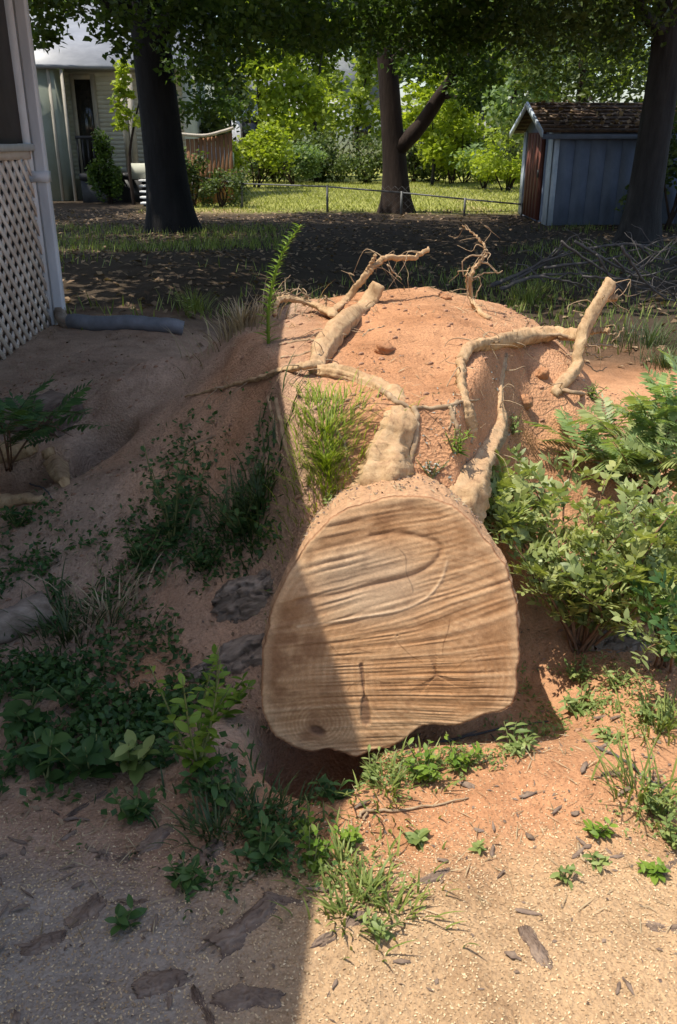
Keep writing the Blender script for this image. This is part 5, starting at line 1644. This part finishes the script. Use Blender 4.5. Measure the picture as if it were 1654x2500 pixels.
# crumbs of clay
r, x, y = scatter(5200, -2.0, 2.2, 1.3, 5.6, 12)
keep = (r.random(len(x)) < .35 + .65 * sm(fbm(x * 2.2, y * 2.2, 8, 3), -.1, .5)) & (y > 1.7 + .3 * r.random(len(x)))
x, y = x[keep], y[keep]
V0, F0_ = lump(8, 5, 2.0, .9)
s = np.clip(.0034 * np.exp(r.normal(size=len(x)) * .75), 0, .0085)
Z = H(x, y)
V = (V0[None] * s[:, None, None] * np.array([1.2, 1, .8]) + np.stack([x, y, Z + s * .3], -1)[:, None]).reshape(-1, 3)
off = (np.arange(len(x)) * len(V0))[:, None, None]
link("soil_crumbs", MB().add(V, [(f[None] + off).reshape(-1, f.shape[1]) for f in F0_]).mesh("soil_crumbs", True), M['crumb'], kind="stuff")
r, x, y = scatter(2600, -1.3, 1.9, .85, 3.2, 16)
keep = r.random(len(x)) < .25 + .75 * sm(fbm(x * 2.6, y * 2.6, 18, 3), -.1, .4)
x, y = x[keep], y[keep]
V, F = flat_leaves(x, y, H(x, y) + .003, .016, .007, r, .5)
link("bark_crumbs", MB().add(V, F).mesh("bark_crumbs"), M['chip'], kind="stuff")
def scraps():
    r = np.random.default_rng(91)
    m = MB()
    n = 0
    while n < 150:
        x, y = r.uniform(-.95, 1.1), r.uniform(.95, 2.2)
        if r.random() > (.75 if x < 0 else .16) * float(sm(fbm(x * 2.4, y * 2.4, 55, 2), -.3, .3)) + .04:
            continue
        L, W, a = r.uniform(.02, .06), r.uniform(.006, .016), r.uniform(0, 6.28)
        q = np.linspace(-1, 1, 5)
        w = W / 2 * (1 - .6 * np.abs(q) ** 2) * r.uniform(.6, 1.3, 5)
        zc = r.uniform(.002, .006) + .12 * L * (1 - q * q) * r.uniform(-.3, 1)
        P = np.concatenate([np.c_[q * L / 2, w, zc], np.c_[q * L / 2, 0 * w + r.normal(size=5) * .001, zc + W * .35], np.c_[q * L / 2, -w * r.uniform(.6, 1.2, 5), zc]])
        ca, sa = math.cos(a), math.sin(a)
        P = np.c_[P[:, 0] * ca - P[:, 1] * sa + x, P[:, 0] * sa + P[:, 1] * ca + y, P[:, 2] + hz(x, y)]
        i = np.arange(4)[:, None]
        m.add(P, [np.vstack([i + [0, 1, 6, 5], i + [5, 6, 11, 10]])])
        n += 1
    link("bark_crumbs", m.mesh("bark_crumbs"), M['chip'], kind="stuff")
scraps()
# straw and rootlets over the shaded slope and around the log
r, x, y = scatter(8500, -2.2, 1.9, 1.3, 5.5, 13)
keep = r.random(len(x)) < sm(fbm(x * 1.8, y * 1.8, 21, 3), -.25, .5) * np.where(x < -.05, .9, .6)
x, y = x[keep], y[keep]
V, F = flat_leaves(x, y, H(x, y) + .006, .06, .0028, r, .25)
link("straw_litter", MB().add(V, F).mesh("straw_litter"), M['straw'], kind="stuff")
# dead leaves under the trees
r, x, y = scatter(16000, -9, 8, 5.6, 22.5, 14)
keep = r.random(len(x)) < sm(y + .8 * fbm(x, y, 2, 2), 5.8, 8.5) * (.35 + .65 * sm(fbm(x * .7, y * .7, 4, 3), -.3, .4))
x, y = x[keep], y[keep]
V, F = flat_leaves(x, y, H(x, y) + .012, .085, .055, r, .3)
link("leaf_litter", MB().add(V, F).mesh("leaf_litter"), M['litter'], kind="stuff")
r, x, y = scatter(5500, -2.2, 1.8, 1.5, 6.6, 15)
keep = r.random(len(x)) < np.where(x < -.05, .8, .12) * sm(fbm(x * 2, y * 2, 31, 3), -.2, .4)
x, y = x[keep], y[keep]
V, F = flat_leaves(x, y, H(x, y) + .006, .026, .014, r, .5)
link("leaf_litter", MB().add(V, F).mesh("leaf_litter"), M['litter'], kind="stuff")

# creeping green cover on the shaded left
def cover(spots, n_per, L, W, mat, seed, hgt=.05, lit=False):
    r = np.random.default_rng(seed)
    m = MB()
    for (u, v, sx, sy, k) in spots:
        p = gp(u, v)
        n = int(n_per * k)
        x = p.x + r.normal(size=n) * sx
        y = p.y + r.normal(size=n) * sy
        keep = fbm(x * 7, y * 7, seed, 3) > -.12
        x, y = x[keep], y[keep]
        keep = (x + .33 * H(x, y) < .02) | lit
        x, y = x[keep], y[keep]
        C = np.stack([x, y, H(x, y) + r.random(len(x)) ** 1.5 * hgt], -1)
        m.add(*tri_leaves(C, L, W, r, .8, -.2))
    link("ground_cover", m.mesh("ground_cover"), M[mat], kind="stuff")
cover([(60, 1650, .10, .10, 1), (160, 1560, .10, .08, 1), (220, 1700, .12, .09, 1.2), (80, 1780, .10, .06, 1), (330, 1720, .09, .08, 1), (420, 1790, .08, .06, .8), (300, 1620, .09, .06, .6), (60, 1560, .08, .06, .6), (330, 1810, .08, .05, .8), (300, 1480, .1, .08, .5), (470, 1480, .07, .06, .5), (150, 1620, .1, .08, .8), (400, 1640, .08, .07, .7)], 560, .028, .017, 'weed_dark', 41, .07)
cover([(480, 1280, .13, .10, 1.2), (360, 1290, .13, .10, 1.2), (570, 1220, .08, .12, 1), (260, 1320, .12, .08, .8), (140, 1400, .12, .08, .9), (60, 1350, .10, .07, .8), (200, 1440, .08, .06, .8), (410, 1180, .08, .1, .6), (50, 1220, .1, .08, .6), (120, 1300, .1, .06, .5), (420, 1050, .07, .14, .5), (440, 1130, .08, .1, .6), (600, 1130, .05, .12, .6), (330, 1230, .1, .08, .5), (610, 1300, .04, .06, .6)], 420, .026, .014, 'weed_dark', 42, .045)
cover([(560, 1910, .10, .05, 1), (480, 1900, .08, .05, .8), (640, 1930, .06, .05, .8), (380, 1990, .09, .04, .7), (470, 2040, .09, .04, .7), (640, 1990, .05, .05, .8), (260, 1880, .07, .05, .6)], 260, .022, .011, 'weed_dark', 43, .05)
cover([(860, 1810, .05, .03, .8), (960, 1800, .06, .03, .9), (1060, 1770, .06, .03, .9), (1180, 1735, .06, .03, .9), (1300, 1660, .07, .04, .8), (1400, 1640, .06, .04, .7), (1500, 1680, .05, .04, .7), (1330, 1575, .08, .05, 1), (1450, 1590, .08, .05, 1), (1520, 1900, .06, .05, 1), (800, 1990, .06, .06, .8), (870, 2080, .07, .05, .6), (910, 1770, .06, .025, .9), (1120, 1750, .06, .03, .9), (1240, 1700, .06, .03, .9), (760, 2010, .04, .05, .7), (1250, 1600, .07, .04, .8)], 260, .016, .007, 'weed', 44, .03, True)
cover([(1090, 1150, .06, .07, .8), (1010, 1090, .05, .06, .5), (1180, 1010, .05, .06, .5), (1380, 930, .07, .06, .4), (800, 1140, .04, .05, .3)], 120, .014, .007, 'weed_grey', 45, .025, True)
# straw, bark bits and crumbs lying on the trunk and mound
rT = np.random.default_rng(77)
T = TRUNK_TOP[rT.choice(len(TRUNK_TOP), 420)]
V, F = flat_leaves(T[:, 0], T[:, 1], T[:, 2] + .004, .030, .0035, rT, .3)
link("straw_litter", MB().add(V, F).mesh("straw_litter"), M['straw'], kind="stuff")
T = TRUNK_TOP[rT.choice(len(TRUNK_TOP), 500)]
V, F = flat_leaves(T[:, 0], T[:, 1], T[:, 2] + .003, .012, .007, rT, .6)
link("bark_crumbs", MB().add(V, F).mesh("bark_crumbs"), M['chip'], kind="stuff")
# rough grass in the tree shade and blades on the lawn
def blades(n, x0, x1, y0, y1, h, w, mat, name, seed, mask=None):
    r, x, y = scatter(n, x0, x1, y0, y1, seed)
    if mask is not None:
        k = r.random(n) < mask(x, y)
        x, y = x[k], y[k]
    n = len(x)
    a = r.uniform(0, 6.28, n)
    l = h * r.uniform(.5, 1.2, n)
    b = np.stack([x, y, H(x, y) - .005], -1)
    d = np.stack([np.cos(a) * l * .5, np.sin(a) * l * .5, l], -1)
    s = np.stack([-np.sin(a), np.cos(a), 0 * a], -1) * w
    V = np.stack([b - s, b + s, b + d * .6 + s * .7 + [0, 0, .0], b + d, b + d * .6 - s * .7], 1).reshape(-1, 3)
    q = np.arange(n)[:, None] * 5
    link(name, MB().add(V, [q + [0, 1, 2, 4], q + [4, 2, 3]]).mesh(name), M[mat], kind="stuff")
blades(26000, -7, 7, 5.8, 18, .13, .006, 'grass', "shade_grass", 51, lambda x, y: sm(y, 5.9, 7.5) * sm(fbm(x * .5, y * .5, 3, 3) + np.where(x < -.8, .12, -.12), -.05, .4))
blades(30000, -9, 7, 21.6, 38, .08, .012, 'lawn', "lawn_grass", 52, lambda x, y: sm(x, -5.2, -3.8))
